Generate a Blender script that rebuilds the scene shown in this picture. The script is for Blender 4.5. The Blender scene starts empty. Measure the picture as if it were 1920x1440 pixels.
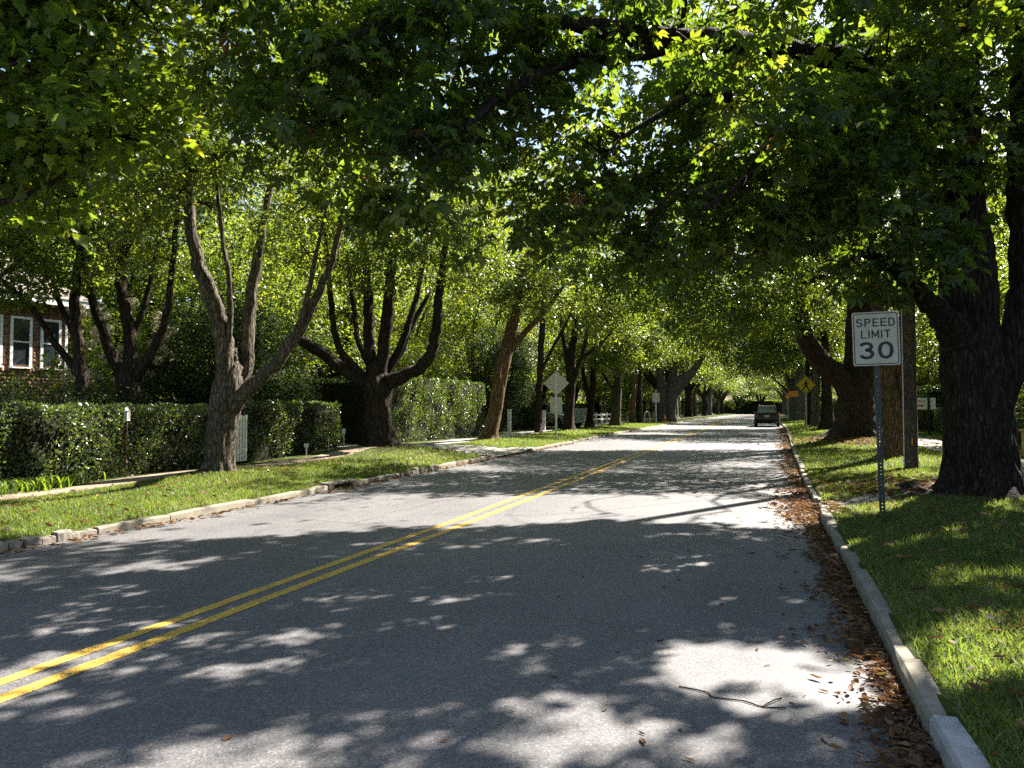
import bpy, bmesh, math, random
import numpy as np
from mathutils import Vector, Matrix

# ------------------------------------------------------------------ camera, sky, sun, exposure
SC = bpy.context.scene
COL = SC.collection
R = math.radians
cam_data = bpy.data.cameras.new('camera')
cam = bpy.data.objects.new('camera', cam_data)
COL.objects.link(cam)
cam.location = (0.0, 0.0, 1.6)
cam.rotation_euler = (R(90 + 1.989), 0, R(18.36))
cam_data.lens = 27.0
cam_data.sensor_width = 36.0
cam_data.clip_start = 0.05
cam_data.clip_end = 3000
SC.camera = cam

SUN_AZ, SUN_EL = R(30), R(43)          # azimuth measured from the road's direction (+Y) to the right (+X)
TO_SUN = np.array([math.sin(SUN_AZ) * math.cos(SUN_EL), math.cos(SUN_AZ) * math.cos(SUN_EL), math.sin(SUN_EL)])
world = bpy.data.worlds.new('World')
SC.world = world
world.use_nodes = True
wn = world.node_tree.nodes
wn.clear()
sky = wn.new('ShaderNodeTexSky')
sky.sky_type = 'NISHITA'
sky.sun_disc = False
sky.sun_elevation = SUN_EL
sky.sun_rotation = SUN_AZ
sky.air_density = 1.0
sky.dust_density = 1.2
bg = wn.new('ShaderNodeBackground')
bg.inputs['Strength'].default_value = 0.05
wo = wn.new('ShaderNodeOutputWorld')
world.node_tree.links.new(sky.outputs[0], bg.inputs[0])
world.node_tree.links.new(bg.outputs[0], wo.inputs[0])
world.cycles.sampling_method = 'NONE'
sun_data = bpy.data.lights.new('sun', 'SUN')
sun_data.energy = 5.0
sun_data.angle = R(0.53)
sun_data.color = (1.0, 0.93, 0.83)
sun = bpy.data.objects.new('sun', sun_data)
COL.objects.link(sun)
sun.location = (20, 40, 60)
sun.rotation_euler = Vector(TO_SUN).to_track_quat('Z', 'Y').to_euler()

SC.view_settings.view_transform = 'Standard'
SC.view_settings.look = 'None'
SC.view_settings.gamma = 1.0
SC.view_settings.exposure = 2.35
SC.render.engine = 'CYCLES'
cy = SC.cycles
cy.use_light_tree = False
cy.max_bounces = 4
cy.diffuse_bounces = 2
cy.glossy_bounces = 2
cy.transmission_bounces = 3
cy.transparent_max_bounces = 4
cy.caustics_reflective = False
cy.caustics_refractive = False
cy.sample_clamp_indirect = 6.0
cy.use_denoising = False
cy.denoiser = 'OPENIMAGEDENOISE'
cy.denoising_input_passes = 'RGB_ALBEDO_NORMAL'
cy.denoising_prefilter = 'ACCURATE'

# ------------------------------------------------------------------ small helpers
def tag(o, label=None, cat=None, group=None, kind=None):
    for k, v in (('label', label), ('category', cat), ('group', group), ('kind', kind)):
        if v: o[k] = v
    return o

def empty(name, loc=(0, 0, 0), rz=0.0):
    o = bpy.data.objects.new(name, None)
    COL.objects.link(o)
    o.location = loc
    o.rotation_euler = (0, 0, rz)
    o.empty_display_size = 0.2
    return o

def link(name, me, mat=None, parent=None):
    o = bpy.data.objects.new(name, me)
    COL.objects.link(o)
    if mat is not None and not me.materials: me.materials.append(mat)
    if parent is not None: o.parent = parent
    if name in ('branches', 'crown', 'foliage'): o['kind'] = 'stuff'
    return o

def mesh_np(name, V, F, uv=None, smooth=False):
    """V (n,3); F (m,k); uv one pair for each vertex"""
    V = np.ascontiguousarray(V, dtype=np.float32); F = np.ascontiguousarray(F, dtype=np.int32)
    me = bpy.data.meshes.new(name)
    me.vertices.add(len(V)); me.vertices.foreach_set('co', V.ravel())
    m, k = F.shape
    me.loops.add(m * k); me.loops.foreach_set('vertex_index', F.ravel())
    me.polygons.add(m)
    me.polygons.foreach_set('loop_start', np.arange(0, m * k, k, dtype=np.int32))
    me.polygons.foreach_set('loop_total', np.full(m, k, dtype=np.int32))
    if uv is not None:
        l = me.uv_layers.new(name='var')
        l.data.foreach_set('uv', np.ascontiguousarray(uv, dtype=np.float32)[F.ravel()].ravel())
    if smooth: me.polygons.foreach_set('use_smooth', np.ones(m, dtype=bool))
    me.update(calc_edges=True)
    return me

class MB:
    """collects simple solids and links them as one mesh"""
    def __init__(s): s.v = []; s.f = []
    def add(s, vs, fs):
        b = len(s.v); s.v += [tuple(p) for p in vs]; s.f += [tuple(b + i for i in f) for f in fs]; return s
    def box(s, x0, x1, y0, y1, z0, z1):
        return s.add([(x, y, z) for z in (z0, z1) for y in (y0, y1) for x in (x0, x1)],
                     [(0, 2, 3, 1), (4, 5, 7, 6), (0, 1, 5, 4), (2, 6, 7, 3), (0, 4, 6, 2), (1, 3, 7, 5)])
    def cyl(s, a, b, r0, r1=None, n=12, caps=True):
        a, b = Vector(a), Vector(b); r1 = r0 if r1 is None else r1
        q = (b - a).to_track_quat('Z', 'Y')
        vs = []
        for c, r in ((a, r0), (b, r1)):
            for i in range(n):
                t = 2 * math.pi * i / n
                vs.append(c + q @ Vector((r * math.cos(t), r * math.sin(t), 0)))
        fs = [(i, (i + 1) % n, n + (i + 1) % n, n + i) for i in range(n)]
        if caps: fs += [tuple(range(n - 1, -1, -1)), tuple(range(n, 2 * n))]
        return s.add(vs, fs)
    def prism(s, pts, axis, d0, d1):
        """extrude a 2D outline; axis 'y' maps (u,v)->(u,*,v), 'z' maps (u,v)->(u,v,*), 'x' maps (u,v)->(*,u,v)"""
        m = {'y': lambda u, v, d: (u, d, v), 'z': lambda u, v, d: (u, v, d), 'x': lambda u, v, d: (d, u, v)}[axis]
        n = len(pts)
        vs = [m(u, v, d0) for u, v in pts] + [m(u, v, d1) for u, v in pts]
        fs = [(i, (i + 1) % n, n + (i + 1) % n, n + i) for i in range(n)] + [tuple(range(n - 1, -1, -1)), tuple(range(n, 2 * n))]
        return s.add(vs, fs)
    def lathe(s, prof, c=(0, 0, 0), n=16):
        vs = []; k = len(prof)
        for r, z in prof:
            for i in range(n):
                t = 2 * math.pi * i / n; vs.append((c[0] + r * math.cos(t), c[1] + r * math.sin(t), c[2] + z))
        fs = [(j * n + i, j * n + (i + 1) % n, (j + 1) * n + (i + 1) % n, (j + 1) * n + i) for j in range(k - 1) for i in range(n)]
        fs += [tuple(range(n - 1, -1, -1)), tuple(range((k - 1) * n, k * n))]
        return s.add(vs, fs)
    def build(s, name, mat, parent=None, bevel=0.0, smooth=False, seg=2):
        me = bpy.data.meshes.new(name)
        me.from_pydata(s.v, [], s.f); 
        bm = bmesh.new(); bm.from_mesh(me)
        bmesh.ops.recalc_face_normals(bm, faces=bm.faces)
        if bevel: bmesh.ops.bevel(bm, geom=bm.edges, offset=bevel, segments=seg, affect='EDGES', profile=0.6)
        bm.to_mesh(me); bm.free()
        if smooth: me.polygons.foreach_set('use_smooth', np.ones(len(me.polygons), dtype=bool))
        return link(name, me, mat, parent)

def text_mesh(body, w, h, bold=0.0):
    """flat lettering scaled to w x h metres, centred, in the local XZ plane, facing -Y"""
    cu = bpy.data.curves.new('lettering', 'FONT'); cu.body = body; cu.offset = bold; cu.resolution_u = 4
    cu.extrude = 0.004
    o = bpy.data.objects.new('lettering', cu); COL.objects.link(o)
    dg = bpy.context.evaluated_depsgraph_get(); dg.update()
    me = bpy.data.meshes.new_from_object(o.evaluated_get(dg))
    bpy.data.objects.remove(o); bpy.data.curves.remove(cu)
    n = len(me.vertices); co = np.empty(n * 3, np.float32); me.vertices.foreach_get('co', co); co = co.reshape(-1, 3)
    lo, hi = co.min(0), co.max(0)
    out = np.zeros_like(co)
    out[:, 0] = ((co[:, 0] - lo[0]) / (hi[0] - lo[0]) - 0.5) * w
    out[:, 2] = ((co[:, 1] - lo[1]) / (hi[1] - lo[1]) - 0.5) * h
    out[:, 1] = -(co[:, 2] - lo[2]) / max(hi[2] - lo[2], 1e-6) * 0.002
    me.vertices.foreach_set('co', out.ravel()); me.update()
    return me

GLYPH = {
 'S': [[(.60, .80), (.50, .95), (.31, 1), (.11, .95), (.02, .77), (.10, .61), (.31, .53), (.53, .44), (.62, .25), (.52, .06), (.31, 0), (.10, .05), (0, .22)]],
 'P': [[(0, 0), (0, 1)], [(0, 1), (.32, 1), (.52, .94), (.58, .75), (.52, .56), (.32, .49), (0, .49)]],
 'E': [[(0, 0), (0, 1)], [(0, 1), (.54, 1)], [(0, .52), (.46, .52)], [(0, 0), (.54, 0)]],
 'D': [[(0, 0), (0, 1)], [(0, 1), (.28, 1), (.50, .88), (.60, .5), (.50, .12), (.28, 0), (0, 0)]],
 'L': [[(0, 1), (0, 0)], [(0, 0), (.5, 0)]], 'I': [[(0, 0), (0, 1)]],
 'M': [[(0, 0), (0, 1)], [(0, 1), (.37, .22)], [(.37, .22), (.74, 1)], [(.74, 1), (.74, 0)]], 'T': [[(0, 1), (.6, 1)], [(.3, 1), (.3, 0)]],
 '3': [[(.0, .83), (.10, .95), (.30, 1), (.50, .93), (.57, .76), (.48, .60), (.24, .53)], [(.24, .53), (.50, .47), (.62, .27), (.52, .07), (.30, 0), (.10, .05), (0, .19)]],
 '0': [[(.31, 1), (.12, .92), (.02, .72), (0, .5), (.02, .28), (.12, .08), (.31, 0), (.50, .08), (.60, .28), (.62, .5), (.60, .72), (.50, .92), (.31, 1)]]}
def sign_lettering(word, w, h, stroke, gap=.30):
    """road-sign lettering drawn with even strokes, scaled to w x h metres, centred, in XZ facing -Y"""
    V, F, x0 = [], [], 0.0
    for ch in word:
        g = GLYPH[ch]; gw = max(p[0] for s_ in g for p in s_)
        for s_ in g:
            P = [Vector((p[0], p[1])) for p in s_]
            if len(P) > 3:
                Q = []
                E_ = [2 * P[0] - P[1]] + P + [2 * P[-1] - P[-2]]
                if (P[0] - P[-1]).length < 1e-6: E_[0] = P[-2]; E_[-1] = P[1]
                for i in range(len(P) - 1):
                    a, b, c, d = E_[i:i + 4]
                    for k in range(4):
                        t = k / 4; Q.append(.5 * (2 * b + (c - a) * t + (2 * a - 5 * b + 4 * c - d) * t * t + (3 * b - a - 3 * c + d) * t ** 3))
                P = Q + [P[-1]]
            b0 = len(V)
            for i, p in enumerate(P):
                t = (P[min(i + 1, len(P) - 1)] - P[max(i - 1, 0)])
                if (P[0] - P[-1]).length < 1e-6 and i in (0, len(P) - 1): t = P[1] - P[-2]
                t.normalize(); e = Vector((0, 0))
                if len(P) == 2: e = t * (stroke / 2) * (-1 if i == 0 else 1)
                nn = Vector((-t.y, t.x)) * stroke / 2
                for sg in (1, -1): V.append((x0 + (p + e + nn * sg).x, -.0005 * (len(F) % 3), (p + e + nn * sg).y))
            F += [(b0 + 2 * i, b0 + 2 * i + 1, b0 + 2 * i + 3, b0 + 2 * i + 2) for i in range(len(P) - 1)]
        x0 += gw + gap + (stroke if True else 0) * .3
    V = np.array(V); lo, hi = V.min(0), V.max(0)
    V[:, 0] = ((V[:, 0] - lo[0]) / (hi[0] - lo[0]) - .5) * w; V[:, 2] = ((V[:, 2] - lo[2]) / (hi[2] - lo[2]) - .5) * h
    return mesh_np('lettering', V, np.array(F))

# ------------------------------------------------------------------ materials
def new_mat(name):
    m = bpy.data.materials.new(name); m.use_nodes = True
    nt = m.node_tree; nt.nodes.clear()
    out = nt.nodes.new('ShaderNodeOutputMaterial')
    return m, nt, out
def N(nt, kind, **kw):
    n = nt.nodes.new(kind)
    for k, v in kw.items():
        if k.startswith('i_'):
            key = k[2:]; key = int(key) if key.isdigit() else key.replace('_', ' ')
            n.inputs[key].default_value = v
        else: setattr(n, k, v)
    return n
def ramp(nt, stops, src=None, interp='LINEAR'):
    r = nt.nodes.new('ShaderNodeValToRGB'); r.color_ramp.interpolation = interp
    e = r.color_ramp.elements
    while len(e) < len(stops): e.new(0.5)
    for el, (p, c) in zip(e, stops):
        el.position = p; el.color = (*c, 1) if len(c) == 3 else c
    if src is not None: nt.links.new(src, r.inputs[0])
    return r
def coords(nt, scale=(1, 1, 1), obj=False):
    t = nt.nodes.new('ShaderNodeTexCoord'); m = nt.nodes.new('ShaderNodeMapping')
    m.inputs['Scale'].default_value = scale
    if obj: nt.links.new(t.outputs['Object'], m.inputs[0])
    else:
        g = nt.nodes.new('ShaderNodeNewGeometry'); nt.links.new(g.outputs['Position'], m.inputs[0])
    return m.outputs[0]
def noise(nt, vec, scale, detail=4, rough=0.55, dist=0.0):
    n = N(nt, 'ShaderNodeTexNoise', i_Scale=scale, i_Detail=detail, i_Roughness=rough, i_Distortion=dist)
    nt.links.new(vec, n.inputs['Vector']); return n.outputs['Fac']
def mixc(nt, fac, a, b, blend='MIX'):
    m = N(nt, 'ShaderNodeMix', data_type='RGBA', blend_type=blend)
    for s, v in ((m.inputs[0], fac), (m.inputs[6], a), (m.inputs[7], b)):
        if isinstance(v, (int, float)): s.default_value = v
        elif isinstance(v, tuple): s.default_value = (*v, 1)
        else: nt.links.new(v, s)
    return m.outputs[2]
def finish(nt, out, col, rough=0.7, spec=0.4, metal=0.0, height=None, strength=0.3, dist=0.01):
    p = nt.nodes.new('ShaderNodeBsdfPrincipled')
    for key, v in (('Base Color', col), ('Roughness', rough)):
        if isinstance(v, tuple): p.inputs[key].default_value = (*v, 1)
        elif isinstance(v, (int, float)): p.inputs[key].default_value = v
        else: nt.links.new(v, p.inputs[key])
    p.inputs['Specular IOR Level'].default_value = spec
    p.inputs['Metallic'].default_value = metal
    if height is not None:
        b = N(nt, 'ShaderNodeBump', i_Strength=strength, i_Distance=dist)
        nt.links.new(height, b.inputs['Height']); nt.links.new(b.outputs[0], p.inputs['Normal'])
    nt.links.new(p.outputs[0], out.inputs[0])
    return p

def mat_plain(name, col, rough=0.5, spec=0.4, metal=0.0, var=0.15, scale=8.0, bump=0.1):
    m, nt, out = new_mat(name)
    v = coords(nt, obj=True)
    n = noise(nt, v, scale, 5)
    c = ramp(nt, [(0.25, tuple(x * (1 - var) for x in col)), (0.75, tuple(min(1, x * (1 + var)) for x in col))], n)
    finish(nt, out, c.outputs[0], rough, spec, metal, noise(nt, v, scale * 6, 3), bump, 0.004)
    return m

def mat_leaf(name, stops, trans, tmix=0.42, rough=0.45, spec=0.35):
    """stops: reflectance over the leaves' own variation (uv.x); trans: transmitted colour"""
    m, nt, out = new_mat(name)
    uv = N(nt, 'ShaderNodeUVMap', uv_map='var'); sp = nt.nodes.new('ShaderNodeSeparateXYZ')
    nt.links.new(uv.outputs[0], sp.inputs[0])
    c = ramp(nt, stops, sp.outputs[0])
    t = ramp(nt, trans, sp.outputs[0])
    p = nt.nodes.new('ShaderNodeBsdfPrincipled')
    nt.links.new(c.outputs[0], p.inputs['Base Color'])
    p.inputs['Roughness'].default_value = rough; p.inputs['Specular IOR Level'].default_value = spec
    tr = nt.nodes.new('ShaderNodeBsdfTranslucent'); nt.links.new(t.outputs[0], tr.inputs[0])
    mx = nt.nodes.new('ShaderNodeMixShader'); mx.inputs[0].default_value = tmix
    nt.links.new(p.outputs[0], mx.inputs[1]); nt.links.new(tr.outputs[0], mx.inputs[2])
    nt.links.new(mx.outputs[0], out.inputs[0])
    return m

def mat_bark(name, c0, c1, scale=1.0, tint=None, bump=1.0):
    m, nt, out = new_mat(name)
    v = coords(nt, (5.5 * scale, 5.5 * scale, 1.0 * scale))
    warp = N(nt, 'ShaderNodeTexNoise', i_Scale=1.2, i_Detail=3)
    nt.links.new(v, warp.inputs['Vector'])
    ad = N(nt, 'ShaderNodeMix', data_type='RGBA', blend_type='LINEAR_LIGHT'); ad.inputs[0].default_value = 0.35
    nt.links.new(v, ad.inputs[6]); nt.links.new(warp.outputs['Color'], ad.inputs[7])
    vo = N(nt, 'ShaderNodeTexVoronoi', feature='DISTANCE_TO_EDGE', i_Scale=2.6); nt.links.new(ad.outputs[2], vo.inputs['Vector'])
    fur = ramp(nt, [(0.0, (0, 0, 0)), (0.16, (1, 1, 1))], vo.outputs['Distance'])
    a = noise(nt, coords(nt, (7 * scale, 7 * scale, 2.2 * scale)), 3.0, 8, 0.7, 0.8)
    b = noise(nt, coords(nt), 1.6, 5, 0.65)
    li = noise(nt, coords(nt), 9, 4, 0.6)
    c = ramp(nt, [(0.30, tuple(x * 0.5 for x in c0)), (0.5, c0), (0.72, c1)], a)
    c = mixc(nt, 0.8, c.outputs[0], ramp(nt, [(0, (0.30, 0.28, 0.27)), (1, (1.08, 1.08, 1.08))], fur.outputs[0]).outputs[0], 'MULTIPLY')
    c = mixc(nt, 0.55, c, ramp(nt, [(0.35, (0.62, 0.60, 0.58)), (0.65, (1.2, 1.18, 1.12))], b).outputs[0], 'MULTIPLY')
    c = mixc(nt, ramp(nt, [(0.60, (0, 0, 0)), (0.70, (0.5, 0.5, 0.5))], li).outputs[0], c, tuple(x * 1.35 + 0.012 for x in c1))
    h = mixc(nt, 0.45, fur.outputs[0], a)
    finish(nt, out, c, 0.92, 0.12, 0, h, bump, 0.035)
    return m

def mat_asphalt():
    m, nt, out = new_mat('asphalt')
    v = coords(nt)
    vo = N(nt, 'ShaderNodeTexVoronoi', feature='F1', i_Scale=95.0, i_Randomness=1.0); nt.links.new(v, vo.inputs['Vector'])
    sp = nt.nodes.new('ShaderNodeSeparateColor'); nt.links.new(vo.outputs['Color'], sp.inputs[0])
    mid = noise(nt, v, 26, 5, 0.7)
    big = noise(nt, coords(nt, (1.0, 0.10, 1)), 1.1, 5, 0.6)
    blot = noise(nt, v, 0.8, 6, 0.7)
    c = ramp(nt, [(0.0, (0.058, 0.059, 0.066)), (0.35, (0.095, 0.095, 0.102)), (0.7, (0.135, 0.134, 0.136)), (0.93, (0.18, 0.175, 0.172)), (1.0, (0.30, 0.285, 0.275))], sp.outputs[0])
    c1 = mixc(nt, 0.30, c.outputs[0], ramp(nt, [(0.3, (0.07, 0.07, 0.074)), (0.7, (0.20, 0.195, 0.19))], mid).outputs[0])
    c2 = mixc(nt, 0.75, c1, ramp(nt, [(0.35, (0.72, 0.73, 0.76)), (0.65, (1.0, 0.98, 0.95))], big).outputs[0], 'MULTIPLY')
    c3 = mixc(nt, 0.6, c2, ramp(nt, [(0.32, (0.60, 0.58, 0.60)), (0.5, (0.90, 0.865, 0.875)), (0.68, (1.04, 1.0, 1.0))], blot).outputs[0], 'MULTIPLY')
    finish(nt, out, c3, ramp(nt, [(0.3, (0.52,) * 3), (0.7, (0.78,) * 3)], mid).outputs[0], 0.5, 0, sp.outputs[0], 0.45, 0.005)
    return m

def mat_paint(name, col, wear):
    m, nt, out = new_mat(name)
    v = coords(nt)
    n = noise(nt, v, 60, 4, 0.7); n2 = noise(nt, v, 4, 4)
    mask = ramp(nt, [(wear - 0.06, (1, 1, 1)), (wear + 0.03, (0, 0, 0))], n)
    dirt = mixc(nt, ramp(nt, [(0.35, (0, 0, 0)), (0.75, (0.6, 0.6, 0.6))], n2).outputs[0], col, tuple(c * 0.55 for c in col))
    finish(nt, out, mixc(nt, mask.outputs[0], dirt, (0.10, 0.10, 0.10)), 0.6, 0.4, 0, n, 0.2, 0.003)
    return m

def mat_ground(name, stops, scale, bump=0.5):
    m, nt, out = new_mat(name)
    v = coords(nt)
    a = noise(nt, v, scale, 6, 0.65); b = noise(nt, v, 55, 3, 0.7); big = noise(nt, v, 0.5, 3)
    c = ramp(nt, stops, a)
    c2 = mixc(nt, 0.5, c.outputs[0], ramp(nt, [(0.3, (0.45, 0.45, 0.42)), (0.7, (1.25, 1.2, 1.1))], b).outputs[0], 'MULTIPLY')
    c3 = mixc(nt, 0.4, c2, ramp(nt, [(0.35, (0.7, 0.75, 0.7)), (0.65, (1.15, 1.1, 1.0))], big).outputs[0], 'MULTIPLY')
    finish(nt, out, c3, 0.95, 0.1, 0, b, bump, 0.02)
    return m

def mat_concrete(name, c0, c1, stain=(0.12, 0.11, 0.09)):
    m, nt, out = new_mat(name)
    v = coords(nt)
    a = noise(nt, v, 5, 6, 0.65); b = noise(nt, v, 70, 3, 0.7); s = noise(nt, v, 2.3, 5, 0.7)
    c = ramp(nt, [(0.3, c0), (0.7, c1)], a)
    c2 = mixc(nt, ramp(nt, [(0.5, (0, 0, 0)), (0.72, (0.75, 0.75, 0.75))], s).outputs[0], c.outputs[0], stain)
    c3 = mixc(nt, 0.5, c2, ramp(nt, [(0.3, (0.6,) * 3), (0.7, (1.2,) * 3)], b).outputs[0], 'MULTIPLY')
    finish(nt, out, c3, 0.9, 0.25, 0, b, 0.5, 0.006)
    return m

def mat_glass_dark(name, col=(0.02, 0.025, 0.03)):
    m, nt, out = new_mat(name)
    n = noise(nt, coords(nt, obj=True), 3, 2)
    finish(nt, out, ramp(nt, [(0.3, tuple(c * 0.7 for c in col)), (0.7, tuple(c * 1.3 for c in col))], n).outputs[0], 0.06, 0.6)
    return m

M = {}
M['asphalt'] = mat_asphalt()
M['yellow'] = mat_paint('yellow_road_paint', (0.66, 0.40, 0.05), 0.455)
M['soil'] = mat_ground('lawn_soil', [(0.3, (0.035, 0.045, 0.012)), (0.5, (0.055, 0.075, 0.018)), (0.7, (0.10, 0.10, 0.035))], 6)
M['dirt'] = mat_ground('bare_dirt', [(0.3, (0.09, 0.065, 0.04)), (0.5, (0.16, 0.12, 0.08)), (0.7, (0.24, 0.19, 0.13))], 5)
M['kerb'] = mat_concrete('kerb_concrete', (0.17, 0.15, 0.115), (0.29, 0.26, 0.20))
M['kerb_white'] = mat_concrete('white_painted_kerb', (0.28, 0.28, 0.27), (0.46, 0.46, 0.45), (0.18, 0.17, 0.15))
M['stone'] = mat_concrete('kerb_block_stone', (0.13, 0.115, 0.095), (0.28, 0.25, 0.21))
M['walk'] = mat_concrete('walk_concrete', (0.27, 0.25, 0.22), (0.40, 0.37, 0.33))
M['walk_brown'] = mat_concrete('brown_walk', (0.20, 0.15, 0.11), (0.30, 0.24, 0.18), (0.10, 0.075, 0.05))
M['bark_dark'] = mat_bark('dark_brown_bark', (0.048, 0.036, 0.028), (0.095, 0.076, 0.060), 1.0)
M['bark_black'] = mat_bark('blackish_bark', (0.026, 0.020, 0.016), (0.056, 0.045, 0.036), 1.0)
M['bark_grey'] = mat_bark('grey_brown_bark', (0.105, 0.088, 0.068), (0.235, 0.208, 0.17), 1.0)
M['bark_pale'] = mat_bark('pale_grey_bark', (0.16, 0.15, 0.13), (0.30, 0.28, 0.25), 1.0)
M['bark_tan'] = mat_bark('tan_flaky_bark', (0.17, 0.105, 0.06), (0.30, 0.20, 0.125), 1.0)
M['twig'] = mat_bark('twig_bark', (0.05, 0.04, 0.03), (0.11, 0.09, 0.07), 2.0, bump=0.3)
GREEN = [(0.0, (0.030, 0.060, 0.012)), (0.6, (0.055, 0.095, 0.018)), (0.93, (0.085, 0.115, 0.02)), (1.0, (0.16, 0.12, 0.02))]
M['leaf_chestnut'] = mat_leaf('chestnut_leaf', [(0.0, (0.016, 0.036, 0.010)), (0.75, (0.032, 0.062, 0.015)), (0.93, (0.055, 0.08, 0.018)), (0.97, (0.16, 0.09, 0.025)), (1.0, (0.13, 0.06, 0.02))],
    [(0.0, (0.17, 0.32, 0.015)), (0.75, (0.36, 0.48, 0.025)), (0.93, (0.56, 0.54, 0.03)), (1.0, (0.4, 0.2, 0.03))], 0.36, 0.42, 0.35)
M['leaf_maple'] = mat_leaf('maple_leaf', GREEN, [(0.0, (0.22, 0.40, 0.02)), (0.7, (0.42, 0.56, 0.03)), (1.0, (0.62, 0.56, 0.04))], 0.36, 0.45, 0.3)
M['leaf_street'] = mat_leaf('street_tree_leaf', [(0.0, (0.024, 0.046, 0.013)), (0.6, (0.048, 0.076, 0.02)), (0.93, (0.08, 0.10, 0.024)), (1.0, (0.14, 0.10, 0.03))],
    [(0.0, (0.22, 0.36, 0.02)), (0.7, (0.47, 0.58, 0.03)), (1.0, (0.70, 0.60, 0.05))], 0.31, 0.36, 0.5)
M['leaf_yard'] = mat_leaf('yard_tree_leaf', [(0.0, (0.028, 0.054, 0.013)), (0.6, (0.06, 0.09, 0.018)), (1.0, (0.12, 0.13, 0.028))],
    [(0.0, (0.26, 0.42, 0.02)), (0.7, (0.48, 0.60, 0.04)), (1.0, (0.70, 0.62, 0.05))], 0.30, 0.42, 0.4)
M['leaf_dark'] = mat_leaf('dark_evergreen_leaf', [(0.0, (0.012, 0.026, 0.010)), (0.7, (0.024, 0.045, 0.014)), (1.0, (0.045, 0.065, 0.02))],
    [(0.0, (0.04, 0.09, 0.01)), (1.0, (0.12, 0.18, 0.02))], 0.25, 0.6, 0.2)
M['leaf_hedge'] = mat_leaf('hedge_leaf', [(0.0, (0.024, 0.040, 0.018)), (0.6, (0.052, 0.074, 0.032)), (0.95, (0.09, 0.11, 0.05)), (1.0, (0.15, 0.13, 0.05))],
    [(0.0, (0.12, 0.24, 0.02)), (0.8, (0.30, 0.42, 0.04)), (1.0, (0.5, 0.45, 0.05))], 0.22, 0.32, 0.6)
M['hedge_core'] = mat_ground('hedge_twigs', [(0.3, (0.010, 0.012, 0.006)), (0.7, (0.030, 0.030, 0.016))], 12)
M['grass'] = mat_leaf('grass_blade', [(0.0, (0.040, 0.072, 0.016)), (0.6, (0.075, 0.108, 0.026)), (0.9, (0.135, 0.14, 0.045)), (1.0, (0.24, 0.20, 0.10))],
    [(0.0, (0.18, 0.31, 0.03)), (0.7, (0.34, 0.43, 0.05)), (1.0, (0.50, 0.44, 0.15))], 0.36, 0.5, 0.3)
M['dead_leaf'] = mat_leaf('dead_leaf', [(0.0, (0.055, 0.028, 0.014)), (0.5, (0.13, 0.065, 0.03)), (0.85, (0.22, 0.13, 0.06)), (0.96, (0.33, 0.24, 0.11)), (1.0, (0.16, 0.19, 0.04))],
    [(0.0, (0.16, 0.06, 0.02)), (0.8, (0.38, 0.20, 0.07)), (1.0, (0.4, 0.4, 0.06))], 0.2, 0.65, 0.2)
M['blossom'] = mat_leaf('hydrangea_petal', [(0.0, (0.55, 0.48, 0.30)), (0.6, (0.72, 0.66, 0.48)), (1.0, (0.78, 0.75, 0.60))], [(0.0, (0.5, 0.45, 0.25)), (1.0, (0.7, 0.66, 0.42))], 0.35, 0.7, 0.1)
def mat_sheeting():
    m, nt, out = new_mat('weathered_white_sheeting')
    v = coords(nt, (1, 1, .35), obj=True); w = coords(nt, obj=True)
    c = ramp(nt, [(0.3, (0.40, 0.36, 0.29)), (0.7, (0.50, 0.46, 0.38))], noise(nt, v, 9, 5))
    st = ramp(nt, [(0.60, (0, 0, 0)), (0.68, (0.7, 0.7, 0.7))], noise(nt, w, 26, 4, 0.6))
    low = N(nt, 'ShaderNodeSeparateXYZ'); nt.links.new(w, low.inputs[0])
    gr = ramp(nt, [(0.0, (1, 1, 1)), (1.0, (0.12, 0.12, 0.12))], None)
    mr = N(nt, 'ShaderNodeMapRange'); mr.inputs[1].default_value = 2.08; mr.inputs[2].default_value = 2.28; nt.links.new(low.outputs[2], mr.inputs[0]); nt.links.new(mr.outputs[0], gr.inputs[0])
    f = mixc(nt, 1.0, st.outputs[0], gr.outputs[0], 'MULTIPLY')
    finish(nt, out, mixc(nt, f, c.outputs[0], (0.20, 0.15, 0.09)), 0.5, 0.3)
    return m
M['sign_white'] = mat_sheeting()
M['sign_black'] = mat_plain('black_sign_print', (0.018, 0.018, 0.02), 0.5, 0.3)
M['sign_yellow'] = mat_plain('yellow_sign_sheeting', (0.78, 0.60, 0.02), 0.45, 0.4, 0, 0.06)
M['sign_orange'] = mat_plain('orange_sign_sheeting', (0.75, 0.28, 0.03), 0.5, 0.4, 0, 0.08)
M['sign_red'] = mat_plain('red_sign_print', (0.55, 0.03, 0.04), 0.5, 0.3)
M['alu'] = mat_plain('bare_aluminium_sign_back', (0.52, 0.53, 0.53), 0.5, 0.5, 0.35, 0.08, 4)
M['galv'] = mat_plain('galvanised_steel', (0.46, 0.47, 0.48), 0.45, 0.5, 0.5, 0.12)
M['post_blue'] = mat_plain('blue_green_steel_post', (0.010, 0.018, 0.029), 0.4, 0.5, 0.2, 0.25)
M['white'] = mat_plain('white_paint', (0.78, 0.77, 0.74), 0.5, 0.4, 0, 0.06)
M['pole'] = mat_bark('weathered_pole_wood', (0.10, 0.08, 0.062), (0.19, 0.155, 0.12), 1.6, bump=0.4)
M['black_paint'] = mat_plain('glossy_black_car_paint', (0.014, 0.014, 0.016), 0.18, 0.7, 0.0, 0.2)
M['silver_paint'] = mat_plain('silver_white_car_paint', (0.62, 0.63, 0.64), 0.2, 0.6, 0.2, 0.05)
M['rubber'] = mat_plain('tyre_rubber', (0.02, 0.02, 0.02), 0.85, 0.2)
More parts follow.
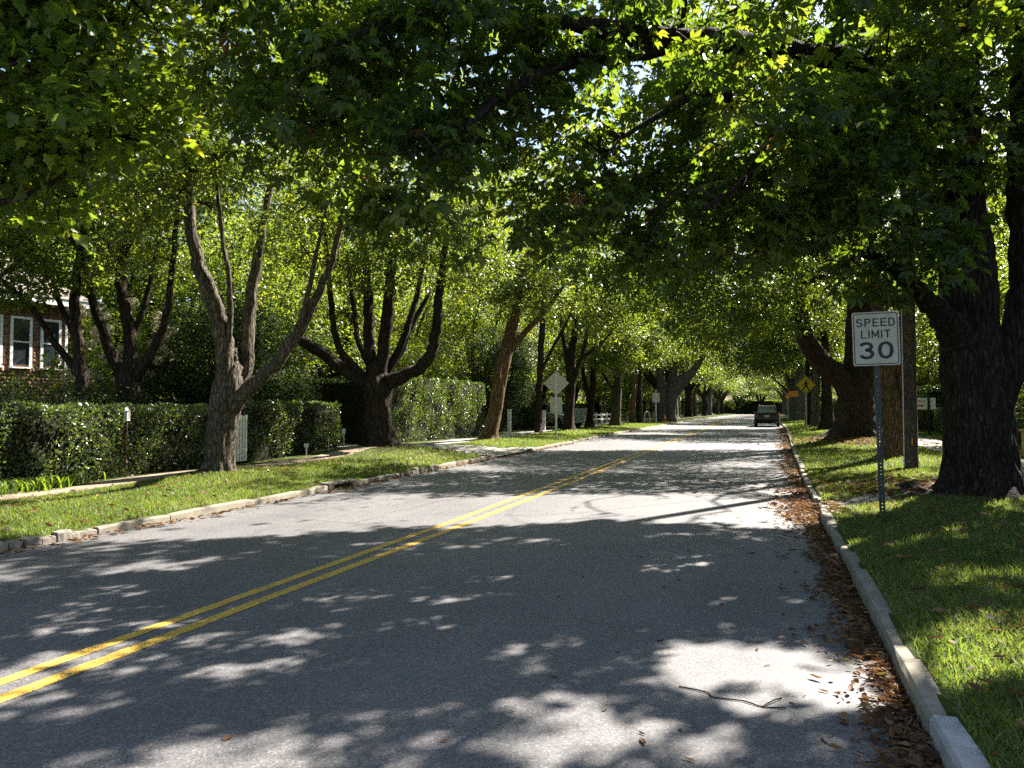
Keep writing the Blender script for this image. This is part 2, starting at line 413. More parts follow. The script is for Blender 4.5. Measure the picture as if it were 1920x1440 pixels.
M['rim'] = mat_plain('alloy_rim', (0.5, 0.5, 0.52), 0.3, 0.6, 0.8)
M['glass'] = mat_glass_dark('dark_glass')
M['car_glass'] = mat_glass_dark('painted_reflection_glass', (0.22, 0.25, 0.24))  # pale base colour paints in the bright reflection on the rear window
M['lamp_red'] = mat_plain('red_lens', (0.45, 0.012, 0.015), 0.15, 0.6)
M['shingle'] = mat_concrete('cedar_shingle', (0.17, 0.088, 0.058), (0.30, 0.175, 0.115), (0.12, 0.07, 0.05))
M['roof'] = mat_concrete('roof_shingle', (0.14, 0.12, 0.10), (0.24, 0.21, 0.18))
M['tan'] = mat_concrete('tan_stucco', (0.42, 0.30, 0.14), (0.55, 0.41, 0.20), (0.30, 0.2, 0.1))
M['iron'] = mat_plain('dark_iron', (0.03, 0.03, 0.03), 0.6, 0.4, 0.6)
M['orange_plastic'] = mat_plain('orange_cone_plastic', (0.75, 0.16, 0.03), 0.5, 0.4)

# main limbs of the trees that stand out: base, then limbs as (x, y, z, radius)
LIMBS = {
 'T1': ((-10.93, 13.4, 0.23), [
  [(-11.17,13.69,0.15,0.457),(-11.14,13.69,0.46,0.331),(-11.09,13.68,1.26,0.331),(-10.95,13.7,2.06,0.354),(-10.86,13.7,2.74,0.331)],
  [(-10.95,13.59,2.17,0.227),(-10.87,13.44,3.06,0.225),(-11.01,13.23,3.95,0.201),(-11.23,12.99,4.81,0.166),(-11.25,12.81,5.89,0.143),(-11.21,12.64,7.27,0.131),(-11.17,12.46,8.85,0.097),(-11.14,12.27,10.5,0.064)],
  [(-10.82,13.85,1.94,0.195),(-10.72,13.98,2.53,0.174),(-10.73,14.06,3.58,0.163),(-10.69,14.17,4.53,0.141),(-10.57,14.29,5.62,0.118),(-10.45,14.41,6.83,0.095),(-10.37,14.5,8.43,0.072)],
  [(-10.91,13.73,1.6,0.229),(-10.37,13.68,2.11,0.192),(-9.81,13.64,2.49,0.156),(-9.16,13.61,3.25,0.132),(-8.64,13.55,4.04,0.103),(-8.22,13.45,4.82,0.08),(-7.88,13.31,5.94,0.053)],
  [(-9.2,13.6,3.23,0.083),(-8.82,13.36,3.75,0.07),(-8.46,13.1,4.55,0.053),(-8.07,12.84,5.41,0.036)],
  [(-10.72,13.42,3.06,0.084),(-10.61,13.28,4.16,0.067),(-10.66,13.1,5.13,0.055),(-10.65,12.95,5.87,0.044),(-10.7,12.74,7.25,0.033)],
 ]),
 'TA': ((-15.3, 13.88, 2.04), [
  [(-15.28,13.9,1.72,0.162),(-15.27,13.88,2.47,0.15),(-15.31,13.84,3.22,0.125),(-15.37,13.78,4.22,0.106),(-15.24,13.78,5.35,0.081),(-15.05,13.8,6.47,0.062)],
  [(-15.39,13.83,2.6,0.088),(-15.64,13.46,3.2,0.074),(-15.76,13.14,3.79,0.061),(-16.09,12.74,4.35,0.048),(-16.42,12.36,4.79,0.035)],
  [(-15.29,13.85,3.1,0.075),(-16.02,13.91,4.27,0.064),(-16.67,14.01,5.36,0.052),(-17.59,14.03,6.08,0.04)],
 ]),
 'TB': ((-15.0, 15.04, 2.0), [
  [(-15.0,15.05,1.6,0.264),(-15.0,15.03,2.33,0.264),(-14.91,15.03,3.05,0.172),(-15.0,14.96,3.97,0.145),(-15.16,14.88,4.9,0.119),(-14.96,14.91,5.95,0.099),(-14.75,14.92,7.4,0.073)],
  [(-15.1,14.99,2.33,0.158),(-15.59,15.01,3.2,0.12),(-16.12,15.0,4.29,0.101),(-16.47,15.06,5.27,0.088),(-17.02,15.05,6.41,0.069),(-17.71,14.99,7.57,0.049)],
  [(-14.87,15.07,2.33,0.145),(-14.27,15.03,3.04,0.104),(-13.78,14.95,3.92,0.084),(-13.5,14.8,4.92,0.077),(-13.25,14.63,5.89,0.063),(-13.03,14.46,6.85,0.044)],
  [(-14.94,15.01,3.31,0.079),(-14.66,15.24,4.39,0.067),(-14.59,15.4,5.49,0.054),(-14.45,15.58,6.61,0.041)],
 ]),
 'T2': ((-11.64, 21.79, 0.34), [
  [(-11.78,22.06,0.24,0.717),(-11.79,22.04,0.58,0.529),(-11.8,22.0,1.6,0.461),(-11.82,21.97,2.37,0.495),(-11.85,21.94,2.88,0.598)],
  [(-12.11,21.86,2.52,0.324),(-12.86,21.48,2.96,0.246),(-13.33,21.17,3.39,0.203),(-13.74,20.9,3.7,0.177)],
  [(-12.17,21.63,2.7,0.169),(-12.74,21.28,3.45,0.135),(-12.9,21.08,4.28,0.117),(-12.93,20.9,5.27,0.1),(-12.96,20.71,6.74,0.075),(-12.99,20.52,8.37,0.058)],
  [(-12.03,21.99,2.8,0.223),(-12.14,21.96,3.83,0.206),(-12.17,21.94,5.04,0.181),(-12.28,21.89,6.59,0.146),(-12.51,21.8,8.32,0.112),(-12.75,21.69,10.06,0.078)],
  [(-11.72,21.98,2.79,0.23),(-11.58,21.99,3.99,0.222),(-11.45,21.99,5.18,0.196),(-11.29,21.99,6.55,0.154),(-11.16,21.97,8.25,0.12),(-11.06,21.94,10.13,0.077)],
  [(-11.73,22.3,2.72,0.156),(-11.31,22.59,3.77,0.139),(-11.05,22.82,4.75,0.123),(-10.89,23.02,5.66,0.106),(-10.7,23.21,7.28,0.071)],
  [(-11.45,21.98,2.53,0.306),(-10.76,22.16,2.79,0.238),(-10.2,22.29,3.26,0.212),(-9.96,22.32,3.97,0.178),(-9.84,22.28,4.98,0.161),(-9.66,22.25,6.49,0.118),(-9.34,22.26,8.34,0.076)],
  [(-12.14,22.27,2.81,0.139),(-12.76,22.37,3.88,0.114),(-13.05,22.59,4.98,0.098),(-13.36,22.78,6.47,0.072)],
  [(-11.65,22.43,2.81,0.113),(-11.43,22.83,3.53,0.105),(-11.18,23.22,4.54,0.098),(-10.89,23.64,5.39,0.081)],
 ]),
 'T3': ((-11.43, 31.36, 0.35), [
  [(-11.47,31.34,0.26,0.509),(-11.43,31.35,0.56,0.347),(-11.15,31.4,1.72,0.312),(-10.98,31.41,2.99,0.289),(-10.68,31.46,4.26,0.266),(-10.39,31.52,5.41,0.22),(-10.15,31.55,6.57,0.185),(-9.87,31.57,8.53,0.139),(-9.63,31.58,10.61,0.092)],
  [(-10.67,31.48,4.03,0.139),(-9.81,31.37,4.99,0.126),(-8.99,31.27,5.72,0.102),(-8.21,31.14,6.64,0.078)],
  [(-10.99,31.42,2.52,0.104),(-10.84,30.92,3.19,0.091),(-10.47,30.48,4.07,0.067)],
 ]),
 'T4': ((-11.84, 40.2, 0.41), [
  [(-11.84,40.2,0.35,0.261),(-11.84,40.19,0.73,0.189),(-11.76,40.13,3.05,0.174),(-11.62,40.09,5.37,0.16),(-11.46,40.06,7.69,0.145),(-11.38,39.99,10.31,0.116),(-11.26,39.93,12.92,0.087)],
  [(-11.7,40.13,3.63,0.102),(-10.89,40.16,5.21,0.087),(-10.23,40.16,6.35,0.072),(-9.69,40.12,7.62,0.057)],
 ]),
 'T5': ((-10.93, 43.22, 0.43), [
  [(-10.93,43.22,0.34,0.555),(-10.9,43.21,0.83,0.339),(-10.79,43.19,2.52,0.277),(-10.71,43.14,4.37,0.231),(-10.51,43.13,6.53,0.185),(-10.4,43.07,9.3,0.139),(-10.22,43.02,12.38,0.092)],
  [(-10.76,43.18,2.99,0.185),(-10.27,43.12,4.21,0.154),(-9.9,43.03,5.27,0.122),(-9.58,42.9,6.78,0.091)],
  [(-10.15,43.32,4.74,0.092),(-9.36,43.3,5.12,0.077),(-8.58,43.27,5.86,0.061)],
  [(-10.81,43.16,3.14,0.139),(-11.03,43.02,4.99,0.123),(-11.24,42.88,6.84,0.108)],
 ]),
 'T6': ((-11.46, 51.21, 0.48), [
  [(-11.47,51.22,0.41,0.435),(-11.46,51.2,0.88,0.272),(-11.34,51.19,2.14,0.254),(-11.19,51.2,3.23,0.217),(-11.18,51.16,4.5,0.163),(-10.95,51.15,7.03,0.109)],
  [(-11.38,51.19,1.96,0.163),(-11.67,51.04,3.34,0.145),(-11.87,50.93,4.5,0.109)],
 ]),
 'T7': ((-10.6, 55.91, 0.51), [
  [(-10.6,55.91,0.43,0.469),(-10.56,55.9,1.01,0.352),(-10.47,55.89,2.19,0.332),(-10.42,55.87,3.24,0.332),(-10.37,55.83,4.73,0.235),(-10.26,55.76,7.46,0.156)],
  [(-10.5,55.86,2.77,0.176),(-10.94,55.69,3.48,0.156),(-11.41,55.5,4.34,0.117)],
 ]),
 'T8': ((-10.83, 65.32, 0.56), [
  [(-10.87,65.31,0.47,0.295),(-10.81,65.27,2.05,0.227),(-10.75,65.22,3.87,0.204),(-10.63,65.16,6.59,0.159)],
 ]),
 'T8b': ((-10.3, 65.45, 0.56), [
  [(-10.3,65.45,0.47,0.249),(-10.24,65.41,2.05,0.181),(-10.22,65.35,3.87,0.181),(-10.11,65.29,6.58,0.136)],
 ]),
 'TBIG': ((-9.31, 76.02, 0.61), [
  [(-9.66,75.91,0.45,0.625),(-9.65,75.88,1.34,0.495),(-9.68,75.81,2.9,0.495),(-9.77,75.73,4.46,0.443),(-9.94,75.6,6.28,0.313),(-10.21,75.4,9.41,0.208)],
  [(-8.92,76.16,0.45,0.677),(-8.89,75.95,1.6,0.52),(-8.7,75.77,3.26,0.57),(-8.23,75.73,3.93,0.569),(-7.52,75.76,4.7,0.516),(-6.71,75.83,5.51,0.361),(-5.81,75.91,6.74,0.231)],
  [(-8.79,76.11,2.9,0.417),(-8.68,76.08,4.72,0.365),(-8.35,76.09,7.33,0.234)],
 ]),
 'R1': ((3.06, 13.35, 0.22), [
  [(3.17,13.87,0.11,0.841),(3.18,13.86,0.3,0.63),(3.16,13.85,0.68,0.53),(3.15,13.82,1.18,0.496),(3.14,13.8,1.68,0.488),(3.12,13.77,2.19,0.471),(3.07,13.74,2.69,0.412),(3.03,13.7,3.36,0.37),(3.01,13.67,4.04,0.353),(3.0,13.64,4.88,0.277),(3.0,13.6,5.97,0.244),(2.99,13.55,7.06,0.21),(2.96,13.49,8.57,0.177),(2.94,13.42,10.25,0.134),(2.92,13.35,11.93,0.084)],
  [(3.29,13.85,1.6,0.336),(3.52,13.94,2.15,0.278),(3.74,14.01,2.7,0.245),(3.85,14.05,3.38,0.203),(3.87,14.05,4.31,0.178),(3.86,14.04,5.33,0.161),(3.9,14.04,6.45,0.145),(4.01,14.04,7.99,0.119),(4.16,14.05,9.88,0.085)],
  [(2.87,13.57,2.68,0.25),(2.59,13.27,3.06,0.189),(2.32,12.98,3.3,0.145),(1.96,12.65,3.59,0.111),(1.52,12.31,3.85,0.086),(0.99,11.93,4.06,0.062),(0.4,11.53,4.25,0.042)],
  [(2.99,13.57,6.56,0.193),(2.07,12.79,6.61,0.186),(0.96,11.94,6.73,0.171),(-0.07,11.13,6.71,0.157),(-0.88,10.39,6.59,0.143),(-1.49,9.72,6.44,0.13),(-2.04,9.06,6.31,0.104),(-2.36,8.49,6.14,0.081),(-2.97,7.82,6.03,0.059),(-3.56,7.16,5.74,0.036),(-3.96,6.57,5.24,0.021)],
  [(-0.88,10.34,6.57,0.121),(-1.57,9.74,6.21,0.11),(-2.01,9.21,5.98,0.099),(-2.3,8.74,5.75,0.086),(-2.47,8.31,5.45,0.067),(-2.79,7.84,4.99,0.047),(-3.1,7.37,4.46,0.031),(-3.27,6.95,3.95,0.019)],
  [(2.9,13.27,5.45,0.164),(2.02,12.65,5.43,0.128),(0.94,11.95,5.63,0.109),(0.13,11.35,5.52,0.091),(-0.22,10.9,5.55,0.073),(-0.55,10.45,5.83,0.057),(-0.99,9.98,5.59,0.041),(-1.6,9.47,5.07,0.027)],
  [(0.13,11.4,5.52,0.068),(-0.16,10.69,4.82,0.054),(-0.41,10.0,4.36,0.037),(-0.68,9.28,4.0,0.025)],
  [(3.09,13.99,4.61,0.155),(2.81,14.59,5.14,0.136),(2.42,15.15,5.8,0.115),(1.98,15.67,6.91,0.09),(1.69,16.23,8.62,0.063)],
 ]),
 'R2': ((3.27, 22.82, 0.34), [
  [(3.13,22.78,0.29,0.343),(3.14,22.78,0.46,0.271),(3.21,22.77,1.17,0.25),(3.12,22.71,2.03,0.236),(3.02,22.65,2.74,0.221),(2.95,22.6,3.46,0.2),(2.84,22.53,4.6,0.171),(2.65,22.42,5.88,0.143),(2.4,22.27,7.6,0.107)],
  [(3.42,22.98,0.28,0.244),(3.42,22.99,0.45,0.201),(3.45,22.98,1.31,0.194),(3.46,22.96,2.61,0.187),(3.55,22.96,3.76,0.173),(3.64,22.96,4.91,0.144),(3.77,22.96,6.5,0.115),(3.86,22.94,8.38,0.087)],
 ]),
 'R3': ((3.32, 33.1, 0.46), [
  [(3.36,33.76,0.31,1.181),(3.37,33.75,0.63,0.923),(3.42,33.74,1.39,0.773),(3.47,33.72,2.24,0.708),(3.54,33.71,3.1,0.623),(3.59,33.68,4.39,0.537),(3.59,33.63,5.89,0.451),(3.52,33.55,7.39,0.365),(3.38,33.43,9.54,0.268),(3.21,33.28,11.9,0.172)],
  [(3.31,33.66,2.35,0.494),(2.73,33.25,2.99,0.448),(2.17,32.85,3.4,0.403),(1.7,32.48,4.02,0.348),(1.44,32.17,4.7,0.293),(1.34,31.91,5.35,0.25),(1.17,31.62,6.36,0.186),(0.84,31.27,7.56,0.134),(0.4,30.88,8.75,0.092)],
 ]),
 'R4': ((3.39, 49.06, 0.47), [
  [(3.36,49.05,0.37,0.536),(3.37,49.03,0.81,0.394),(3.38,49.0,1.76,0.347),(3.36,48.96,2.7,0.315),(3.31,48.9,4.12,0.252),(3.25,48.79,6.33,0.158)],
 ]),
 'R5': ((3.14, 57.84, 0.52), [
  [(3.17,57.86,0.44,0.374),(3.18,57.84,1.04,0.299),(3.23,57.82,1.97,0.28),(3.27,57.8,2.91,0.262),(3.36,57.77,4.59,0.206),(3.5,57.72,7.2,0.15)],
 ]),
 'R5b': ((2.91, 60.99, 0.53), [
  [(2.91,60.99,0.45,0.257),(2.92,60.94,1.99,0.217),(2.94,60.89,3.38,0.198),(2.88,60.81,5.15,0.158)],
 ]),
 'R6': ((2.76, 78.94, 0.62), [
  [(2.81,78.96,0.52,0.873),(2.82,78.93,1.34,0.693),(2.88,78.91,2.37,0.668),(2.98,78.91,3.4,0.616),(3.15,78.9,5.19,0.462),(3.32,78.86,7.76,0.257)],
 ]),
}
LIMBS['T0'] = ((-10.6, 4.9, 0.2), [
  [(-10.6, 4.9, 0.1, .42), (-10.6, 4.9, .5, .32), (-10.55, 4.95, 2.0, .28), (-10.5, 5.0, 3.2, .25)],
  [(-10.5, 5.0, 2.9, .16), (-9.6, 5.6, 3.35, .085), (-8.9, 6.1, 3.75, .06), (-8.45, 6.45, 3.95, .045), (-8.15, 6.9, 4.3, .03), (-7.9, 7.3, 4.8, .018)],
  [(-10.5, 5.0, 3.1, .2), (-10.2, 5.5, 5, .15), (-9.6, 6.0, 6.8, .1), (-9.2, 6.4, 8.4, .05)],
  [(-10.5, 5.0, 3.1, .16), (-9.4, 5.4, 4.6, .11), (-8.4, 6.2, 5.6, .07), (-7.6, 6.8, 6.6, .04)],
])

# ------------------------------------------------------------------ terrain
def smooth01(t): t = np.clip(t, 0, 1); return t * t * (3 - 2 * t)
def gz(y):
    t = np.clip((np.asarray(y, float) - 10) / 110, 0, 1); return 0.55 * (1 - (1 - t) ** 1.5)
def xr(y): return 0.72 + 0.45 * smooth01((np.asarray(y, float) - 15) / 45)      # right edge of the road
XL = -8.20                                                                     # left edge of the road
MOUNDS = [(3.17, 13.86, 0.10, 1.1), (-11.1, 13.7, 0.12, 1.0), (-11.8, 22.0, 0.24, 1.5), (3.4, 33.7, 0.2, 1.8), (3.3, 22.8, 0.12, 0.9),
          (-11.4, 31.3, 0.06, 0.8), (-10.9, 43.2, 0.08, 1.0)]
def apron_r(x, y):                      # the walk that crosses the right verge, slanting away from the road
    c = 13.15 + 0.62 * (np.asarray(x, float) - 0.8)
    return np.abs(y - c)
def ground(x, y):
    x = np.asarray(x, float); y = np.asarray(y, float)
    dr = x - xr(y); dl = XL - x
    h = np.where(dl > dr, 0.10, 0.125) + 0.07 * smooth01((np.maximum(dr, dl) - 0.15) / 2.2)
    for mx, my, mh, ms in MOUNDS: h = h + mh * np.exp(-((x - mx) ** 2 + (y - my) ** 2) / (2 * ms * ms))
    h = h + 0.012 * np.sin(x * 2.1 + y * 0.7) * np.sin(y * 1.3 - x * 0.4) * smooth01(np.maximum(dr, dl) - 0.3)
    # dropped kerbs
    ramp_r = 0.01 + 0.15 * smooth01(dr / 1.1)
    w = 1 - smooth01((apron_r(x, y) - 0.5) / 0.35); w = np.where((dr > 0) & (dr < 1.3), w, 0)
    h = h * (1 - w) + np.minimum(h, ramp_r) * w
    ramp_l = 0.01 + 0.17 * smooth01(dl / 2.5)
    w = 1 - smooth01((np.abs(y - 25.0) - 1.7) / 0.7); w = np.where((dl > 0) & (dl < 3.0), w, 0)
    h = h * (1 - w) + np.minimum(h, ramp_l) * w
    inroad = (dr < 0.05) & (dl < 0.05)
    return gz(y) + np.where(inroad, -0.08, h)
def gpt(x, y): return float(ground(x, y))

xs = np.concatenate([[-900, -400, -150, -70, -40, -28, -20], np.arange(-17, -8.35, 0.22), [-8.30, -8.235, -8.0, -4, -1, 0.3]])
xs_r = np.concatenate([[0.035, 0.10], np.arange(0.2, 10, 0.22), [12, 16, 22, 35, 70, 150, 400, 900]])
ys = np.concatenate([[-60, -20, -6, -2], np.arange(0, 45, 0.3), np.arange(45, 130, 1.5), np.arange(130, 300, 8), [330, 400, 600, 1000, 1500]])
def grid(xg, yg, z):
    nx, ny = xg.shape[1], xg.shape[0]
    V = np.stack([xg, yg, z], -1).reshape(-1, 3)
    i = np.arange(nx - 1)[None, :] + nx * np.arange(ny - 1)[:, None]; i = i.ravel()
    return V, np.stack([i, i + 1, i + nx + 1, i + nx], 1)
XG = np.concatenate([np.tile(xs, (len(ys), 1)), xr(ys)[:, None] + xs_r[None, :]], 1)
YG = np.tile(ys[:, None], (1, XG.shape[1]))
V, F = grid(XG, YG, ground(XG, YG))
tag(link('ground', mesh_np('ground', V, F, smooth=True), M['soil']), kind='structure')

yr = np.concatenate([np.arange(-12, 60, 1.0), np.arange(60, 160, 4), [160, 200, 260, 330, 450, 700]])
u = np.linspace(0, 1, 13)
XR = XL + (xr(yr)[:, None] + 0.03 - XL) * u[None, :]; XR[:, 0] -= 0.03
YR = np.tile(yr[:, None], (1, 13))
def road_z(x, y): 
    c = (xr(y) + XL) / 2; hw = (xr(y) - XL) / 2
    return gz(y) + 0.05 * (1 - ((x - c) / hw) ** 2) * 0
V, F = grid(XR, YR, road_z(XR, YR))
road = tag(link('road', mesh_np('road', V, F, smooth=True), M['asphalt']), kind='structure')

def strip(name, x0, x1, y0, y1, lift, mat, parent=None, step=1.0, drift=0.0):
    y = np.arange(y0, y1 + 1e-6, step)
    X = np.stack([np.full_like(y, x0), np.full_like(y, x1)], 1); Y = np.stack([y, y], 1)
    V, F = grid(X, Y, gz(Y) + lift)
    return link(name, mesh_np(name, V, F), mat, parent)
def line(x0, x1, seed):
    r = np.random.default_rng(seed)
    y = np.concatenate([np.arange(1.5, 14, .06), np.arange(14, 40, .3), np.arange(40, 222, 2.0)]); n = len(y); sl = .012 * np.sin(y * .35 + seed)
    X = np.stack([x0 + sl + r.normal(0, .004, n), x1 + sl + r.normal(0, .004, n)], 1); Y = np.stack([y, y], 1)
    V, F = grid(X, Y, gz(Y) + .004)
    return link('yellow_line', mesh_np('yellow_line', V, F), M['yellow'], road)
line(-4.37, -4.26, 1); line(-4.11, -3.99, 2)
# tar-filled cracks in the parking lane
rng = np.random.default_rng(3)
M['tar'] = mat_plain('tar_crack_filler', (0.018, 0.018, 0.02), 0.45, 0.4)
for (x, y, n, dx) in ((-1.2, 24, 16, 0.05), (-0.3, 31, 12, -0.10), (-2.0, 40, 14, 0.04)):
    vs = []; 
    for k in range(n):
        w = 0.018 + 0.012 * rng.random(); yy = y + k * 0.55
        vs += [(x - w, yy, float(gz(yy)) + 0.004), (x + w, yy, float(gz(yy)) + 0.004)]; x += dx + rng.normal(0, 0.09)
    fs = [(2 * i, 2 * i + 1, 2 * i + 3, 2 * i + 2) for i in range(n - 1)]
    link('tar_crack', mesh_np('tar_crack', np.array(vs), np.array(fs)), M['tar'], road)

# kerbs: each stone a piece of its own
def kerb_piece(x0, x1, y0, y1, top, mat, parent, seed, name='kerbstone', n=8, wob=0.006, low=0.06):
    r = np.random.default_rng(seed)
    prof = [(0, -low), (0.03, top * 0.80), (0.16, top), (0.88, top), (1, top * 0.9), (1, -low)]
    if parent is kerb_l: prof = [(1 - a, b) for a, b in prof][::-1]
    yy = np.linspace(y0, y1, n); V = []
    tilt = r.normal(0, 0.006); lift = r.normal(0, 0.006); sh = r.normal(0, 0.008)
    for j, y in enumerate(yy):
        end = 0.012 if j in (0, n - 1) else 0
        off = (float(xr(y)) - 0.72) if x0 > 0 else 0
        for a, b in prof:
            V.append((x0 + off + sh + (x1 - x0) * (0.5 + (a - 0.5) * (1 - end * 3)) + r.normal(0, wob * 0.6), y,
                      float(gz(y)) + b - end * (b > 0) + lift + tilt * (y - y0) + r.normal(0, wob * 0.5) * (b > 0)))
    k = len(prof); F = [(j * k + i, j * k + i + 1, (j + 1) * k + i + 1, (j + 1) * k + i) for j in range(n - 1) for i in range(k - 1)]
    me = bpy.data.meshes.new(name); me.from_pydata(V, [], F + [tuple(range(k - 1, -1, -1)), tuple(range((n - 1) * k, n * k))])
    me.update()
    return link(name, me, mat, parent)
kerb_r = tag(empty('kerb_right'), kind='structure')
kerb_l = tag(empty('kerb_left'), kind='structure')
y = 1.2; i = 0
rk = random.Random(5)
while y < 95:
    L = rk.choice([1.2, 1.5, 1.9, 2.4]) * (1 if y < 30 else 1.7)
    if y < 4.2: L = 4.25 - y if y > 2 else 1.6
    y1 = y + L
    if y < 12.45 < y1 : y1 = 12.45
    if 12.4 < y < 13.8: y = 13.85; continue
    kerb_piece(0.725, 0.865, y, y1 - 0.016, 0.13, M['kerb_white'] if y1 < 4.6 else M['kerb'], kerb_r, i, n=max(4, int(L * 2)), wob=.004); i += 1
    y = y1
y = 3.0
while y < 95:
    if 23.19 < y < 26.8: y = 26.85; continue
    block = (y < 7.7) or (11.0 < y < 11.9) or (14.5 < y < 18.8 and rk.random() < 0.75) or (13.1 < y < 13.3)
    if 13.29 < y < 14.39: y = 14.4; continue          # storm drain inlet
    L = rk.uniform(0.17, 0.26) if block else rk.uniform(0.9, 2.2) * (1 if y < 35 else 2)
    y1 = min(y + L, 23.2) if y < 23.2 else y + L
    if y < 13.3 < y1: y1 = 13.3
    if not block and y < 11.0 < y1: y1 = 11.0
    kerb_piece(XL - 0.15, XL - 0.01, y, y1 - (0.02 if block else 0.012), rk.uniform(0.075, 0.125) if block else 0.105, M['stone'] if block else M['kerb'], kerb_l, 500 + i,
               n=4 if block else max(4, int(L * 2)), wob=0.014 if block else 0.006); i += 1
    y = y1
# storm drain inlet in the left kerb
inlet = empty('storm_drain', (XL, 13.85, float(gz(13.85))))
tag(inlet, 'concrete storm drain inlet with dark slot in the left kerb', 'storm drain')
b = MB(); b.box(-0.30, -0.015, -0.54, 0.54, 0.088, 0.135); b.build('top_slab', M['stone'], inlet, 0.012)
for s in (-1, 1):
    MB().box(-0.2, -0.012, min(s * 0.36, s * 0.54), max(s * 0.36, s * 0.54), -0.05, 0.085).build('jamb', M['kerb'], inlet, 0.012)
MB().box(-0.29, -0.26, -0.34, 0.34, -0.3, 0.085).build('back_wall', M['iron'], inlet)

# walks: slabs as pieces
def slab_row(name, x0, x1, y0, y1, step, mat, lift=0.03, slant=0.0):
    root = tag(empty(name), kind='structure')
    r = random.Random(len(name)); y = y0
    while y < y1:
        st = step * (1 if y < 45 else 4)
        ya, yb = y + 0.008, y + st - 0.008
        b = MB(); vs = []
        for (x, yy) in ((x0, ya), (x1, ya), (x1, yb), (x0, yb)):
            vs.append((x + r.uniform(-.01, .01), yy, gpt(x, yy) + lift + r.uniform(-.006, .006)))
        lo = [(p[0], p[1], p[2] - 0.12) for p in vs]
        b.add(lo + vs, [(3, 2, 1, 0), (4, 5, 6, 7), (0, 1, 5, 4), (1, 2, 6, 5), (2, 3, 7, 6), (3, 0, 4, 7)])
        b.build('paving_slab', mat, root)
        y += st
    return root
slab_row('path_right', 5.0, 6.4, 3, 90, 1.5, M['walk'])
slab_row('path_left', -12.35, -11.55, 3, 23.0, 1.2, M['walk_brown'], 0.022)
slab_row('path_left', -13.0, -11.7, 27.2, 80, 1.4, M['walk'], 0.022)
def sheet(name, rows, mat, lift=0.012, parent=None):
    """a paved sheet that follows the ground; rows of (x0,y0,x1,y1) edges"""
    V = []; n = 8
    for (xa, ya, xb, yb) in rows:
        for k in range(n):
            t = k / (n - 1); x = xa + (xb - xa) * t; y = ya + (yb - ya) * t
            V.append((x, y, gpt(x, y) + lift))
    F = [(r_ * n + k, r_ * n + k + 1, (r_ + 1) * n + k + 1, (r_ + 1) * n + k) for r_ in range(len(rows) - 1) for k in range(n - 1)]
    return link(name, mesh_np(name, np.array(V), np.array(F), smooth=True), mat, parent)
rows = []
for x in np.linspace(0.80, 5.0, 22):
    c = 13.15 + 0.62 * (x - 0.8); rows.append((x, c + 0.55, x, c - 0.55))
tag(sheet('driveway', rows, M['walk'], 0.016), kind='structure')
rows = []
for x in np.linspace(-8.26, -30, 40):
    w = 1.75 + 0.9 * max(0, 1 - (-8.2 - x) / 1.2); rows.append((x, 25 - w, x, 25 + w))
tag(sheet('driveway', rows, M['walk'], 0.020), kind='structure')

# ------------------------------------------------------------------ fields of light and shade on the ground: gaps the canopy leaves open
GAPS = [[(-8.19, 7.26), (-7.85, 11.1), (-4.26, 14.13), (0.82, 14.17), (0.72, 11.39), (-1.33, 10.74), (-3.21, 10.66), (-4.05, 9.88), (-5.59, 9.37), (-6.01, 8.06)],
        [(-5.8, 4.3), (-4.45, 5.54), (-3.48, 5.22), (-3.14, 4.23), (-3.24, 3.51), (-3.8, 2.7)],
        [(-3.68, 5.5), (-3.3, 6.7), (-2.04, 6.44), (-2.08, 5.08), (-3.16, 5.01)],
        [(-1.06, 5.1), (-0.52, 5.74), (0.4, 5.71), (0.55, 4.92), (0.09, 4.38), (-0.56, 4.49)],
        [(-12.01, 9.41), (-9.77, 12.14), (-8.18, 10.3), (-8.56, 7.43), (-8.83, 6.93)],
        [(0.71, 5.09), (1.7, 6.34), (1.4, 4.77), (0.72, 4.4)],
        [(-14.3, 7.0), (-12.3, 7.0), (-12.6, 11.5), (-14.3, 11.5)],
        [(-15.6, 27.5), (-13.6, 27.5), (-13.4, 34.5), (-15.6, 34.5)], [(-11.3, 28), (-8.4, 27.5), (-8.4, 35), (-11.2, 33)],
        [(1.6, 7.7), (2.32, 8.58), (1.91, 7.07), (1.5, 6.76)],
        [(0.82, 5.62), (1.5, 6.42), (1.55, 6.0), (0.84, 5.21)],
        [(0.68, 4.71), (1.51, 5.6), (1.22, 4.56), (0.66, 4.12)],
        [(2.6, 12.81), (3.72, 13.67), (3.35, 12.34), (2.53, 11.26)]]
def in_gap(P):
    """True where the sun ray through P reaches the ground inside an open gap"""
    q = P[:, :2] - TO_SUN[None, :2] * (P[:, 2:3] / TO_SUN[2])
    q = q + 0.22 * np.stack([np.sin(q[:, 0] * 5.1 + q[:, 1] * 3.3), np.sin(q[:, 1] * 4.7 - q[:, 0] * 2.9)], 1)
    hit = np.zeros(len(P), bool)
    for poly in GAPS:
        a = np.array(poly); b = np.roll(a, -1, 0); inside = np.zeros(len(P), bool)
        for (x0, y0), (x1, y1) in zip(a, b):
            c = ((y0 > q[:, 1]) != (y1 > q[:, 1])) & (q[:, 0] < (x1 - x0) * (q[:, 1] - y0) / (y1 - y0 + 1e-12) + x0)
            inside ^= c
        hit |= inside
    x, y = q[:, 0], q[:, 1]
    fleck = np.sin(3.3 * x + 1.3 * y) + np.sin(2.9 * y - 2.1 * x + 1) + np.sin(4.7 * x - 2.6 * y + 2) + .6 * np.sin(7.1 * x + 6.3 * y)
    return hit | (fleck > 1.5)

